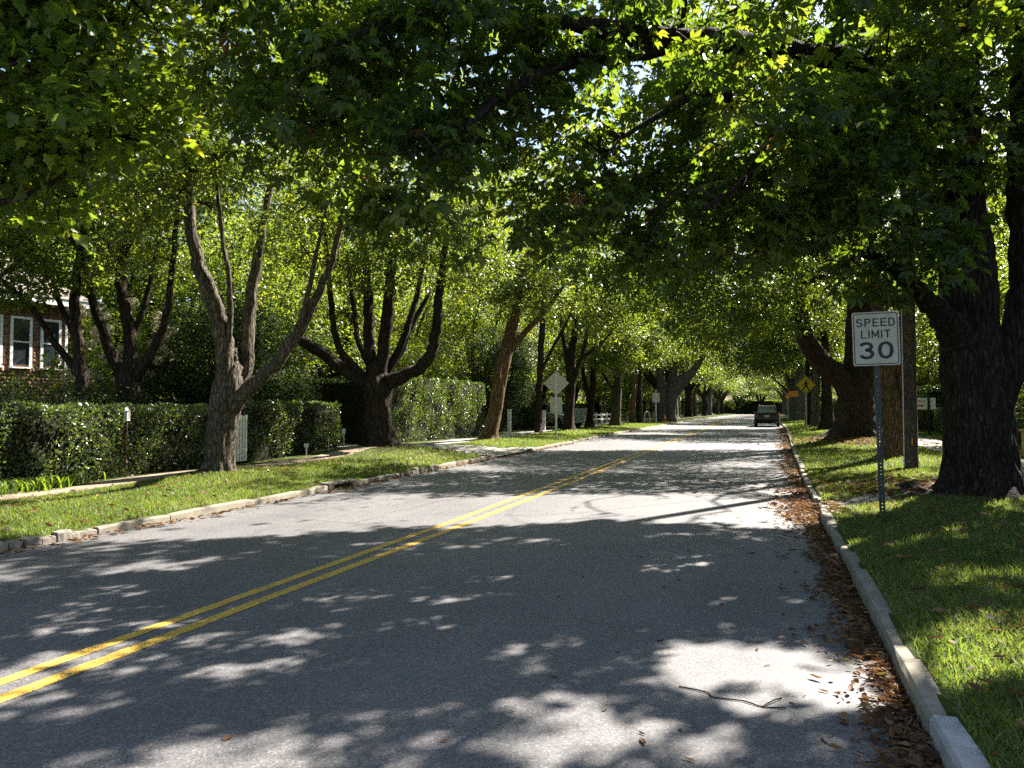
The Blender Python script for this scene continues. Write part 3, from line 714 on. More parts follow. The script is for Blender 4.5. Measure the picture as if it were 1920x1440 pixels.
# ------------------------------------------------------------------ trees
def catmull(pts, per=5):
    P = np.array(pts, float); n = len(P)
    if n < 3: 
        t = np.linspace(0, 1, per + 1)[:, None]; return P[0] + (P[-1] - P[0]) * t
    E = np.vstack([2 * P[0] - P[1], P, 2 * P[-1] - P[-2]]); out = []
    for i in range(n - 1):
        p0, p1, p2, p3 = E[i:i + 4]
        for t in np.arange(per) / per:
            out.append(0.5 * (2 * p1 + (p2 - p0) * t + (2 * p0 - 5 * p1 + 4 * p2 - p3) * t * t + (3 * p1 - p0 - 3 * p2 + p3) * t ** 3))
    out.append(P[-1]); return np.array(out)

def tube(path, sides, rng, ridge=0.0, flare=0.0, lump=0.06):
    """limb surface with lumps, bark ridges and a root flare; path rows (x,y,z,r)"""
    C = path[:, :3]; Rr = np.maximum(path[:, 3], 0.004); n = len(C)
    T = np.gradient(C, axis=0); T /= np.linalg.norm(T, axis=1)[:, None] + 1e-9
    a = np.array([1.0, 0.05, 0.0]); U = np.empty_like(C)
    for i in range(n):
        a = a - T[i] * (a @ T[i]); a /= np.linalg.norm(a) + 1e-9; U[i] = a
    W = np.cross(T, U)
    th = np.linspace(0, 2 * np.pi, sides, endpoint=False)[None, :]
    s = np.concatenate([[0], np.cumsum(np.linalg.norm(np.diff(C, axis=0), axis=1))])[:, None]
    p = rng.uniform(0, 6.28, 12)
    rad = 1 + lump * np.sin(2 * th + s * 1.3 + p[0]) + lump * 0.8 * np.sin(3 * th - s * 2.1 + p[1]) + lump * 0.5 * np.sin(5 * th + s * 4.3 + p[2])
    if flare:
        k = np.exp(-s / 0.35); rad = rad + flare * k * (0.5 + 0.5 * np.sin(5 * th + p[3] + 0.7 * np.sin(th + p[4])))
    if ridge:
        nr = 17
        ph = th * nr + 2.2 * np.sin(s * 1.7 + p[5]) + 1.5 * np.sin(s * 5.1 + 2 * th + p[6]) + 1.2 * np.sin(7 * th + s * 2.7 + p[7])
        rad = rad + ridge * (np.abs(np.sin(ph / 2)) - 0.6) + ridge * 0.5 * np.sin(ph * 0.53 + s * 9 + p[8])
    V = C[:, None, :] + (U[:, None, :] * np.cos(th)[:, :, None] + W[:, None, :] * np.sin(th)[:, :, None]) * (Rr[:, None] * rad)[:, :, None]
    V = V.reshape(-1, 3)
    i = np.arange(n - 1)[:, None] * sides; j = np.arange(sides)[None, :]; j2 = (j + 1) % sides
    F = np.stack([i + j, i + j2, i + sides + j2, i + sides + j], -1).reshape(-1, 4)
    return V, F

def limb_mesh(name, limbs, rng, sides, ridge, flare, per=5, ground_z=None):
    Vs, Fs, b = [], [], 0; sk = []
    for k, L in enumerate(limbs):
        L = [tuple(p) for p in L]; e, f = np.array(L[-1]), np.array(L[-2]); d = (e - f)[:3]; d /= np.linalg.norm(d) + 1e-9
        L += [(*(e[:3] + d * e[3] * (.8 if k == 0 else 2.5)), e[3] * (.75 if k == 0 else .6)), (*(e[:3] + d * e[3] * (1.2 if k == 0 else 4.5)), .006)]
        path = catmull(L, per if k else per + 3)
        w = 0.35 * path[:, 3:4] * rng.normal(0, 0.35, (len(path), 3)); w[:2] = 0
        path[:, :3] += w * (path[:, 3:4] < 0.22)
        V, F = tube(path, sides if k == 0 else max(8, sides // 2), rng, ridge if path[0, 3] > 0.12 else 0, flare if k == 0 else 0)
        Vs.append(V); Fs.append(F + b); b += len(V)
        sk.append(path if k else path[len(path) // 2:])
    return mesh_np(name, np.vstack(Vs), np.vstack(Fs), smooth=True), np.vstack(sk)

def prisms(A, B, ra, rb):
    """thin three-sided twigs between point arrays"""
    D = B - A; D /= np.linalg.norm(D, axis=1)[:, None] + 1e-9
    h = np.where(np.abs(D[:, 2:3]) > 0.9, np.array([[1.0, 0, 0]]), np.array([[0, 0, 1.0]]))
    U = np.cross(D, h); U /= np.linalg.norm(U, axis=1)[:, None] + 1e-9; W = np.cross(D, U)
    ring = [U, -.5 * U + .87 * W, -.5 * U - .87 * W]; n = len(A)
    V = np.stack([A + r_ * ra[:, None] for r_ in ring] + [B + r_ * rb[:, None] for r_ in ring], 1)
    base = np.arange(n)[:, None, None] * 6
    f = np.array([[i, (i + 1) % 3, 3 + (i + 1) % 3, 3 + i] for i in range(3)])[None]
    return V.reshape(-1, 3), (base + f).reshape(-1, 4)

def leaf_tpl(kind):
    if kind == 'kite':
        return np.array([(0, 0, 0), (-.30, .52, .07), (.30, .52, .07), (0, 1, -.06)]), np.array([(0, 2, 3), (0, 3, 1)])
    if kind == 'oval':
        return np.array([(0, 0, 0), (-.27, .3, .05), (-.27, .7, .04), (0, 1, -.06), (.27, .7, .04), (.27, .3, .05), (0, .5, -.01)]), \
               np.array([(0, 5, 6), (5, 4, 6), (4, 3, 6), (3, 2, 6), (2, 1, 6), (1, 0, 6)])
    if kind == 'curled':
        return np.array([(0, 0, .05), (-.13, .35, .10), (0, .4, 0), (.13, .35, .10), (-.12, .72, .09), (0, .72, 0), (.12, .72, .09), (0, 1.05, .16)]), \
               np.array([(0, 2, 1), (0, 3, 2), (1, 2, 4), (2, 5, 4), (2, 3, 5), (3, 6, 5), (4, 5, 7), (5, 6, 7)])
    if kind == 'maple':
        h = [(.05, 0), (.26, -.04), (.50, .08), (.42, .22), (.62, .52), (.36, .50), (.22, .60), (.16, .82), (0, 1.0)]
        o = h + [(-x, y) for x, y in h[::-1][1:]]
        v = [(0, .36, .03)] + [(x, y, -.10 * abs(x) - .07 * y * y) for x, y in o]; n = len(o)
        return np.array(v), np.array([(0, 1 + i, 1 + (i + 1) % n) for i in range(n)])
    if kind == 'chestnut':
        v, f = [], []
        for a, l in ((-108, .5), (-66, .78), (-24, 1), (20, 1), (62, .8), (105, .52)):
            c, s = math.cos(R(a)), math.sin(R(a)); b = len(v)
            for x, y, z in ((0, .03, 0), (-.20, .64, .05), (.20, .64, .05), (0, 1, -.30)):
                x *= l ** .5; y *= l; v.append((x * c + y * s, -x * s + y * c, z * l + (0.02 if x else 0)))
            f += [(b, b + 2, b + 3), (b, b + 3, b + 1)]
        return np.array(v), np.array(f)

def leaf_arrays(P, D, Nn, S, kind, var):
    tv, tf = leaf_tpl(kind)
    D = D / (np.linalg.norm(D, axis=1)[:, None] + 1e-9)
    Nn = Nn - D * np.sum(D * Nn, 1)[:, None]; Nn /= np.linalg.norm(Nn, axis=1)[:, None] + 1e-9
    X = np.cross(D, Nn)
    V = P[:, None, :] + S[:, None, None] * (tv[None, :, 0:1] * X[:, None, :] + tv[None, :, 1:2] * D[:, None, :] + tv[None, :, 2:3] * Nn[:, None, :])
    k = len(tv); F = (np.arange(len(P))[:, None, None] * k + tf[None]).reshape(-1, 3)
    uv = np.repeat(np.stack([var, np.zeros_like(var)], 1), k, 0)
    return V.reshape(-1, 3), F, uv

def in_lobes(rng, lobes, n, shell=2.0):
    """points inside a union of ellipsoids (x,y,z,rx,ry,rz)"""
    L = np.array([l if len(l) == 6 else (*l, l[3], l[3] * .8) for l in lobes], float)
    w = (L[:, 3] * L[:, 4] * L[:, 5]) ** 0.85; w /= w.sum()
    k = rng.choice(len(L), n, p=w)
    d = rng.normal(size=(n, 3)); d /= np.linalg.norm(d, axis=1)[:, None]
    r = rng.random(n) ** (1 / (3 + shell))
    return L[k, :3] + d * r[:, None] * L[k, 3:6]

def foliage(rng, lobes, skel, clumps, per, rc, kind, size, gaps=0.0, flat=0.6, shell=1.0, zmin=None, twig=0.007):
    C = in_lobes(rng, lobes, clumps, shell)
    if zmin is not None: C = C[C[:, 2] > zmin]
    if gaps: C = C[~in_gap(C) | (rng.random(len(C)) > gaps)]
    # branches: every clump grows from the nearest wood
    S = skel[:, :3]; nodes = np.vstack([S, np.zeros((len(C), 3))]); ns = len(S)
    d0 = np.sqrt(((C[:, None, :] - S[None, ::2, :]) ** 2).sum(-1)).min(1) if len(S) * len(C) < 4e6 else np.linalg.norm(C - S.mean(0), axis=1)
    order = np.argsort(d0); par = np.zeros(len(C), int); cost = np.zeros(len(nodes))
    for m, i in enumerate(order):
        dd = np.sqrt(((nodes[:ns + m] - C[i]) ** 2).sum(1)) + 0.35 * cost[:ns + m]
        j = int(np.argmin(dd)); par[m] = j; nodes[ns + m] = C[i]; cost[ns + m] = dd[j]
    desc = np.ones(len(C))
    for m in range(len(C) - 1, -1, -1):
        if par[m] >= ns: desc[par[m] - ns] += desc[m]
    A = nodes[par]; B = nodes[ns:ns + len(C)]
    ln = np.linalg.norm(B - A, axis=1)[:, None]
    m1 = A + (B - A) * .35 + rng.normal(0, .07, B.shape) * ln + np.array([0, 0, .10]) * ln
    m2 = A + (B - A) * .7 + rng.normal(0, .06, B.shape) * ln + np.array([0, 0, .08]) * ln
    rb = twig * np.sqrt(desc) ** 0.9; ra = rb * 1.25
    tv, tf, off = [], [], 0
    for a, b, p, q in ((A, m1, ra, rb * 1.15), (m1, m2, rb * 1.15, rb), (m2, B, rb, rb * .8)):
        v, f = prisms(a, b, p, q); tv.append(v); tf.append(f + off); off += len(v)
    B = nodes[ns:ns + len(C)]
    # leaves
    n = len(C) * per
    g = rng.normal(size=(n, 3)); g /= np.linalg.norm(g, axis=1)[:, None]
    off3 = g * (rng.random(n) ** .5)[:, None] * np.array([rc, rc, rc * flat])
    cs = np.repeat(rng.uniform(.65, 1.25, len(C)), per)[:, None]
    P = np.repeat(B, per, 0) + off3 * cs
    if gaps: 
        keep = ~in_gap(P) | (rng.random(n) > gaps); P = P[keep]; g = g[keep]; n = len(P)
        cv = np.repeat(rng.random(len(C)), per)[keep]
    else: cv = np.repeat(rng.random(len(C)), per)
    D = g * np.array([1, 1, .5]) + rng.normal(0, .45, (n, 3)) + np.array([0, 0, -.35])
    cn = np.repeat(rng.normal(0, .38, (len(C), 3)), per, 0); cn = cn[keep] if gaps else cn
    Nn = np.array([0, 0, 1.0]) + cn + rng.normal(0, .36, (n, 3))
    Sz = size * rng.uniform(.5, 1.25, n)
    var = np.clip(.6 * cv + .4 * rng.random(n), 0, 1)
    var = np.where(rng.random(n) < 0.006, 1.0, var * 0.95)
    V, F, uv = leaf_arrays(P, D, Nn, Sz, kind, var)
    return mesh_np('branches', np.vstack(tv), np.vstack(tf)), mesh_np('crown', V, F, uv)

def grow(name, key, label, bark, leaf, lobes, clumps, per, rc, kind, size, sides=20, ridge=0.05, flare=0.35, gaps=0.0, group='trees along the street', seed=1, thin=1.0, **kw):
    rng = np.random.default_rng(seed)
    base, limbs = LIMBS[key]
    z0 = gpt(base[0], base[1])
    limbs = [[(*p[:3], p[3] * (thin if k else .5 + .5 * thin)) for p in l] for k, l in enumerate(limbs)]
    f = limbs[0][0]
    if f[2] > z0 + .3: limbs[0] = [(f[0], f[1], z0 - .12, f[3] * 1.35), (f[0], f[1], z0 + .35, f[3] * 1.1)] + limbs[0]
    else: limbs[0][0] = (f[0], f[1], z0 - .15, f[3])
    e = limbs[0][-1]
    if len(limbs) > 3 and e[3] > .15 and key != 'R1': limbs[0][-1] = (*e[:3], e[3] * .5)
    t = empty(name, (f[0], f[1], z0))
    off = Vector((-f[0], -f[1], -z0))
    tm, sk = limb_mesh('trunk', limbs, rng, sides, ridge, flare)
    bm_, cm = foliage(rng, lobes, sk, clumps, per, rc, kind, size, gaps, **kw)
    for nm, me, mt in (('trunk', tm, M[bark]), ('branches', bm_, M['twig']), ('crown', cm, M[leaf])):
        me.transform(Matrix.Translation(off)); link(nm, me, mt, t)
    return tag(t, label, 'tree', group)

# ---- trees that stand out
street = 'trees along the street'
LOW_BOUGHS = [(-4.34, 7.92, 5.1, 1.5), (-3.27, 7.79, 3.96, 0.8), (-5.45, 8.05, 5.75, 1.2), (-3.62, 8.14, 5.72, 1.4), (-2.83, 8.95, 5.09, 1.2), (-2.2, 9.7, 4.58, 1.3), (-1.2, 10.01, 5.21, 1.8),
              (-1.27, 10.55, 4.15, 0.9), (0.12, 10.98, 5.03, 1.7), (-0.25, 11.42, 4.2, 0.9), (1.21, 11.89, 4.65, 1.6), (1.92, 12.15, 3.89, 0.9), (0.86, 11.71, 6.33, 2), (-0.86, 10.08, 6.53, 1.5),
              (2.51, 13.33, 5.93, 1.8), (-2.5, 9.01, 6.48, 1.2), (-4.68, 7.76, 6.28, 1.4)]
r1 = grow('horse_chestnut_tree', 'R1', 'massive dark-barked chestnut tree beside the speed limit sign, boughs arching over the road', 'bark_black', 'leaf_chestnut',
     [(3.2, 14.2, 9.8, 5.6, 5.6, 3.4), (-1.5, 12.8, 8.4, 4.2, 4.2, 2.0), (4.5, 17, 7.8, 4, 4, 2.4), (6.3, 13.5, 6.5, 2.6, 3, 2), (6.6, 12.0, 9.0, 3, 3, 2), (3.6, 10.4, 7.4, 2.2, 2, 1.3), (1.2, 9.0, 7.6, 1.8, 1.6, 1.0), (-1.2, 8.2, 7.8, 1.8, 1.6, 1.0), (2, 18, 10, 5, 4, 3), (0, 16.5, 7.4, 3.5, 3, 1.6)],  # some lobes out of view are added to shade the near road and verge
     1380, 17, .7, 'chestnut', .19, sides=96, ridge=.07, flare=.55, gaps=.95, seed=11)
rng = np.random.default_rng(77)
_, sk1 = limb_mesh('t', LIMBS['R1'][1], rng, 6, 0, 0)
bm_, cm = foliage(rng, LOW_BOUGHS, sk1, 820, 17, .50, 'chestnut', .175, .55, .7)
f0 = r1.location
for nm, me, mt in (('branches', bm_, M['twig']), ('crown', cm, M['leaf_chestnut'])):
    me.transform(Matrix.Translation(-f0)); link(nm, me, mt, r1)

t0 = grow('maple_tree', 'T0', 'maple with shaded leafy boughs hanging into the top corner above the near lawn', 'bark_dark', 'leaf_maple',
     [(-8.3, 6.4, 5.4, 1.5, 1.3, 1.2), (-8.0, 7.6, 5.7, 1.1, 1.1, 1.0), (-9.2, 7.2, 4.6, .9, .9, .7), (-7.6, 6.6, 7.2, 1.8, 1.8, 1.0)],
     430, 19, .5, 'maple', .15, sides=24, ridge=.05, gaps=0, seed=5)
grow('street_tree', 'T1', 'grey-barked street tree with several leaning stems in front of the near hedge', 'bark_grey', 'leaf_street',
     [(-10.9, 13.3, 8.8, 3.8, 3.8, 3.0), (-8.7, 13.3, 6.9, 2.2, 2.2, 1.6), (-12.6, 12.8, 6.9, 2.2, 2.2, 1.5), (-10.6, 11.6, 6.6, 1.8, 1.5, 1.2), (-10.6, 15, 6.2, 2, 1.6, 1.2), (-10.0, 12.2, 5.9, 1.5, 1.2, 1.0), (-8.8, 12.6, 5.4, 1.3, 1.1, .9), (-11.5, 12.0, 5.9, 1.5, 1.2, 1.0), (-9.6, 12.0, 7.2, 2, 1.4, 1.2), (-11.6, 11.8, 7.6, 2, 1.4, 1.2)],
     1050, 46, .5, 'kite', .115, sides=64, ridge=.06, flare=.5, gaps=.95, seed=21, thin=.78)
grow('yard_tree', 'TA', 'slender dark tree leaning before the shingled house', 'bark_dark', 'leaf_yard',
     [(-15.6, 13.6, 7.4, 2.2, 2.2, 1.8), (-16.8, 13.6, 5.9, 1.2, 1.2, .8), (-16.2, 12.4, 5.2, .9, .9, .5), (-16.3, 12.9, 4.55, 1.3, 1.1, .55), (-17.2, 12.6, 4.3, .9, .8, .4), (-15.9, 12.6, 4.1, .7, .6, .3), (-15.3, 13.3, 4.9, 1.1, 1, .6), (-17.5, 13.2, 5.2, 1.3, 1.3, .8)], 520, 38, .42, 'kite', .12, sides=16, ridge=.05, group='trees in the left yard', seed=31)
grow('yard_tree', 'TB', 'dark tree fanning into several black stems behind the near hedge', 'bark_dark', 'leaf_yard',
     [(-15.3, 15, 8.2, 3, 3, 2.2), (-17.2, 15, 7.6, 1.6, 1.6, 1.2), (-13.3, 14.7, 7.3, 1.5, 1.5, 1.2), (-14.4, 14, 5.6, 1.3, 1, .7), (-13.4, 14.2, 5.2, 1, .9, .6)], 460, 40, .42, 'kite', .12, sides=16, ridge=.05, group='trees in the left yard', seed=32)
grow('street_tree', 'T2', 'dark stocky tree with candelabra of upright limbs on a root-lifted mound', 'bark_dark', 'leaf_street',
     [(-11.7, 22, 9.8, 4.2, 4.2, 3.4), (-9.6, 22, 7.0, 2.0, 2.0, 1.3), (-13.4, 21, 7.2, 2.2, 2.2, 1.4), (-11.5, 20.3, 7.0, 2.2, 1.6, 1.2), (-10.9, 20.6, 5.9, 1.8, 1.2, .8), (-12.8, 20.2, 5.9, 1.6, 1.2, .8), (-9.5, 21.2, 5.7, 1.4, 1.2, .8), (-7.4, 23, 7.6, 2.8, 2.8, 1.6)],
     950, 44, .55, 'kite', .13, sides=64, ridge=.06, flare=.6, seed=41, thin=.86)
t3 = grow('street_tree', 'T3', 'tan kinked tree trunk at the far end of the tall lit hedge', 'bark_tan', 'leaf_street',
     [(-10.2, 31.5, 9.6, 4, 4, 3.2), (-8.4, 31.2, 7.2, 2.2, 2.2, 1.5), (-12, 31, 7, 2, 2, 1.3), (-9.6, 30.3, 6.2, 1.8, 1.4, .9)], 700, 40, .6, 'kite', .15, sides=40, ridge=.05, flare=.5, gaps=.9, seed=51)
t4 = grow('street_tree', 'T4', 'straight thin dark tree just before the silver backed diamond sign', 'bark_dark', 'leaf_street',
     [(-11.3, 40, 10, 3.2, 3.2, 3.2), (-9.8, 40, 7.4, 1.8, 1.8, 1.3)], 520, 36, .62, 'kite', .17, sides=20, ridge=.05, gaps=.9, seed=61)
t5 = grow('street_tree', 'T5', 'dark tree with forked stems just behind the silver backed diamond sign', 'bark_dark', 'leaf_street',
     [(-10.4, 43, 9.6, 4, 4, 3.4), (-8.6, 43, 6.6, 1.8, 1.8, 1.2)], 580, 36, .62, 'kite', .17, sides=20, ridge=.05, gaps=.9, seed=62)
t6 = grow('street_tree', 'T6', 'short leaning dark tree beside the pale parked car', 'bark_dark', 'leaf_yard',
     [(-11.2, 51.1, 7.4, 3.6, 3.6, 3.0), (-9.4, 51, 5.2, 1.8, 1.8, 1.2)], 520, 34, .66, 'kite', .2, sides=16, ridge=.05, seed=63)
t7 = grow('street_tree', 'T7', 'stout grey tree with cut low stub before the white rail fence', 'bark_grey', 'leaf_yard',
     [(-10.3, 55.8, 8, 3.8, 3.8, 3.2), (-8.4, 55.6, 5.6, 1.8, 1.8, 1.2)], 520, 34, .66, 'kite', .2, sides=16, ridge=.05, seed=64)
grow('street_tree', 'T8', 'thicker of two slim tan trunks standing close together on the left verge', 'bark_tan', 'leaf_yard',
     [(-10.6, 65.2, 8.6, 3.6, 3.6, 3.2)], 600, 20, .85, 'kite', .22, sides=12, ridge=0, seed=65)
grow('street_tree', 'T8b', 'thinner of two slim trunks standing close together on the left verge', 'bark_dark', 'leaf_yard',
     [(-9.8, 65.3, 9, 3.6, 3.6, 3.2)], 500, 20, .85, 'kite', .22, sides=12, ridge=0, seed=66)
tbig = grow('street_tree', 'TBIG', 'huge pale grey twin trunk beside the orange traffic cone', 'bark_pale', 'leaf_street',
     [(-9.5, 75.8, 10, 5, 5, 4), (-6, 75.8, 8, 2.8, 2.8, 1.8)], 1000, 20, .9, 'kite', .24, sides=20, ridge=.05, seed=67)
r2 = grow('street_tree', 'R2', 'tan two-stemmed tree standing just behind the wooden utility pole', 'bark_tan', 'leaf_street',
     [(3.2, 22.8, 9.6, 4.6, 4.6, 3.4), (0.3, 21.6, 7.8, 2.8, 2.8, 1.6), (5.2, 22, 6.6, 2.2, 2.2, 1.4), (1.8, 24.5, 6.0, 2, 2, 1.2), (-2.0, 21.5, 9, 3, 3, 1.8)],
     860, 40, .6, 'kite', .14, sides=40, ridge=.04, flare=.4, gaps=.95, seed=71)
r3 = grow('street_tree', 'R3', 'broad old tree with one thick limb curving toward the road, right of the black car', 'bark_dark', 'leaf_street',
     [(3.4, 33.5, 10.5, 5.2, 5.2, 3.8), (0.2, 31, 9, 3.2, 3.2, 2.2), (1.2, 31.6, 6.6, 1.8, 1.8, 1.1), (5.5, 33, 6.6, 2.2, 2.2, 1.6)], 900, 40, .62, 'kite', .16, sides=64, ridge=.06, flare=.5, seed=72)
r4 = grow('street_tree', 'R4', 'mid-sized dark trunk just right of the yellow pedestrian sign', 'bark_dark', 'leaf_street',
     [(3.2, 48.8, 9.4, 4.6, 4.6, 3.6), (1, 48.4, 6.4, 2, 2, 1.2)], 600, 36, .66, 'kite', .18, sides=20, ridge=.05, seed=73)
r5 = grow('street_tree', 'R5', 'pale grey trunk immediately behind the yellow pedestrian sign', 'bark_pale', 'leaf_street',
     [(3.4, 57.8, 9, 4.4, 4.4, 3.6), (1, 57.8, 6.6, 2.2, 2.2, 1.3)], 540, 36, .66, 'kite', .2, sides=16, ridge=.04, seed=74)
grow('street_tree', 'R5b', 'thin black trunk next to the pale grey one behind the pedestrian sign', 'bark_dark', 'leaf_street',
     [(2.9, 60.9, 8.6, 3.4, 3.4, 3.2)], 500, 20, .8, 'kite', .2, sides=12, ridge=0, seed=75)
r6 = grow('street_tree', 'R6', 'wide pale trunk beyond the pedestrian sign, behind the orange plate', 'bark_pale', 'leaf_street',
     [(3, 78.9, 9.4, 5, 5, 4), (0.4, 78.6, 6.8, 2.4, 2.4, 1.4)], 900, 20, .9, 'kite', .24, sides=20, ridge=.05, seed=76)

def arch(root, key, lobes, clumps, per, rc, size, leaf, seed):
    # boughs reaching across the road to close the canopy; the maple's are added to block sun
    rng = np.random.default_rng(seed); _, sk = limb_mesh('t', LIMBS[key][1], rng, 6, 0, 0)
    b_, c_ = foliage(rng, lobes, sk, clumps, per, rc, 'kite', size, 0)
    for nm, me, mt in (('branches', b_, M['twig']), ('crown', c_, M[leaf])): me.transform(Matrix.Translation(-root.location)); link(nm, me, mt, root)
arch(t0, 'T0', [(-6.6, 9.8, 8.8, 3.4, 3, 1.5), (-5.4, 10.8, 10.6, 3, 3, 1.5), (-9, 8.5, 9.5, 2.5, 2.5, 1.5), (-10.2, 5.6, 8.0, 3.2, 3.2, 2.0)], 800, 26, .6, .15, 'leaf_street', 300)  # sun blocker added mostly above the view, to darken the maple's visible boughs
arch(r2, 'R2', [(-3.2, 22, 5.3, 1.9, 1.7, .9), (-1.0, 22, 5.5, 2.0, 1.8, 1.0), (-4.8, 22.6, 6.3, 1.7, 1.7, .9), (1.0, 22.2, 5.9, 1.8, 1.7, .9), (-2.6, 22.4, 7.4, 3, 2.4, 1.2)], 420, 42, .5, .15, 'leaf_chestnut', 310)  # darker leaf than the tree's own puts the crown's shade into the colour
arch(r3, 'R3', [(-1.9, 31, 5.3, 2.2, 2, 1.0), (0.5, 31.4, 5.5, 1.9, 1.9, .9), (-3.6, 31.5, 6.8, 2.2, 2.2, 1.2)], 340, 40, .55, .17, 'leaf_chestnut', 311)  # low boughs again coloured dark for the shade above them
arch(r4, 'R4', [(-.4, 47, 5.2, 2.6, 2.4, 1.2), (-3.4, 47.5, 6.6, 2.4, 2.4, 1.3)], 280, 38, .62, .2, 'leaf_chestnut', 312)  # shade of the upper crown painted in by the darker leaf
arch(t3, 'T3', [(-7, 31.5, 8.6, 3, 3, 1.8)], 260, 22, .7, .15, 'leaf_street', 301)
arch(t5, 'T5', [(-6.6, 43, 8.4, 3.2, 3.2, 2.2)], 300, 20, .8, .17, 'leaf_street', 302)
arch(t7, 'T7', [(-6.4, 55.5, 7.6, 3.4, 3.2, 2.4)], 300, 20, .8, .2, 'leaf_yard', 303)
arch(r3, 'R3', [(-2.0, 32, 9.0, 3.2, 3.2, 2.0)], 300, 22, .75, .16, 'leaf_street', 304)
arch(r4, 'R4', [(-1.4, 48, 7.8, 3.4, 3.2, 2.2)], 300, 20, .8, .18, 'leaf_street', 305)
arch(r5, 'R5', [(-1.2, 58, 7.2, 3.4, 3.2, 2.4)], 300, 20, .8, .2, 'leaf_street', 306)
arch(r6, 'R6', [(-1.8, 78, 7.6, 4.2, 4, 2.6)], 320, 20, .9, .24, 'leaf_street', 307)
# ---- ordinary trees: a few kinds, copied with their parts
def make_kind(seed, bark, leaf, z_low, height, spread, trunk_r, clumps, per, size, n_limb=6, rc=.66):
    rng = np.random.default_rng(seed)
    fork = max(1.6, z_low * .75)
    limbs = [[(0, 0, -.25, trunk_r * 1.5), (0, 0, .25, trunk_r * 1.1), (rng.normal(0, .06), rng.normal(0, .06), fork * .6, trunk_r), (rng.normal(0, .1), rng.normal(0, .1), fork, trunk_r * .95)]]
    top = limbs[0][-1]
    for k in range(n_limb):
        a = 2 * math.pi * (k + rng.random() * .5) / n_limb; sp = spread * rng.uniform(.35, .75); h = height * rng.uniform(.65, .9)
        limbs.append([(top[0], top[1], fork - .3, trunk_r * .6), (top[0] + math.cos(a) * sp * .3, math.sin(a) * sp * .3, fork + (h - fork) * .25, trunk_r * .45),
                      (math.cos(a) * sp * .7, math.sin(a) * sp * .7, fork + (h - fork) * .6, trunk_r * .28), (math.cos(a + .3) * sp, math.sin(a + .3) * sp, h, trunk_r * .1)])
    mid = (z_low + height) / 2
    lobes = [(0, 0, mid + .6, spread * .72, spread * .72, (height - z_low) * .42)]
    for k in range(11):
        a = rng.uniform(0, 6.28); q = rng.uniform(.45, .8) * spread; r_ = spread * rng.uniform(.25, .42)
        lobes.append((math.cos(a) * q, math.sin(a) * q, rng.uniform(z_low + r_ * .6, height - r_ * 1.4), r_, r_, r_ * .7))
    tm, sk = limb_mesh('trunk', limbs, rng, 16, .04, .3)
    b_, c_ = foliage(rng, lobes, sk, clumps, per, rc, 'kite', size, 0, .65, 1.5)
    for me, mt in ((tm, M[bark]), (b_, M['twig']), (c_, M[leaf])): me.materials.append(mt)
    return tm, b_, c_
KINDS = [make_kind(101, 'bark_dark', 'leaf_street', 4.6, 13.0, 5.2, .34, 720, 36, .20),
         make_kind(102, 'bark_grey', 'leaf_street', 4.2, 12.0, 5.0, .30, 690, 36, .20),
         make_kind(103, 'bark_pale', 'leaf_yard', 4.4, 14.0, 5.6, .42, 750, 36, .20),
         make_kind(104, 'bark_dark', 'leaf_yard', 1.2, 11.0, 4.6, .25, 820, 36, .18),
         make_kind(105, 'bark_dark', 'leaf_yard', 1.8, 14.0, 5.4, .30, 900, 36, .19),
         make_kind(106, 'bark_dark', 'leaf_dark', 0.8, 10.0, 3.6, .22, 900, 30, .16)]
def plant(name, kind, x, y, s, rz, label, group, sx=1.0):
    t = empty(name, (x, y, gpt(x, y)), rz); t.scale = (s * sx, s * sx, s)
    for nm, me in zip(('trunk', 'branches', 'crown'), KINDS[kind]): link(nm, me, None, t)
    return tag(t, label, 'tree', group)
rt = random.Random(9)
# the two rows of street trees running on to the vanishing point
far_l = [(-11.0, 84), (-10.6, 93), (-11.2, 103), (-10.8, 114), (-11.2, 127), (-10.6, 141), (-11, 158), (-10.5, 178), (-10.8, 200)]
far_r = [(3.3, 89), (3.9, 100), (3.4, 112), (4.0, 126), (3.5, 142), (4.0, 160), (3.8, 182), (4, 205)]
for i, (x, y) in enumerate(far_l):
    plant('street_tree', (0, 2, 1, 0, 1)[i % 5], x, y, rt.uniform(.95, 1.12), rt.uniform(0, 6.28), ('first street tree past the huge pale twin trunk' if i == 0 else 'second street tree past the huge pale twin trunk' if i == 1 else 'distant street tree in the receding row beyond the traffic cone'), 'far left street trees', 1.42)
for i, (x, y) in enumerate(far_r):
    plant('street_tree', (1, 0, 2, 0)[i % 4], x, y, rt.uniform(.9, 1.12), rt.uniform(0, 6.28), ('first street tree past the wide pale right-side trunk' if i == 0 else 'distant street tree in the receding row past the black car'), 'far right street trees', 1.42)
for i, (x, y) in enumerate([(-8, 232), (-2, 240), (5, 236), (-15, 226), (-5, 262), (3, 268), (10, 226), (-22, 222)]):
    plant('tree', (3, 4, 3)[i % 3], x, y, rt.uniform(1.3, 1.6), rt.uniform(0, 6.28), 'distant bright tree closing the far end of the road', 'trees closing the view')
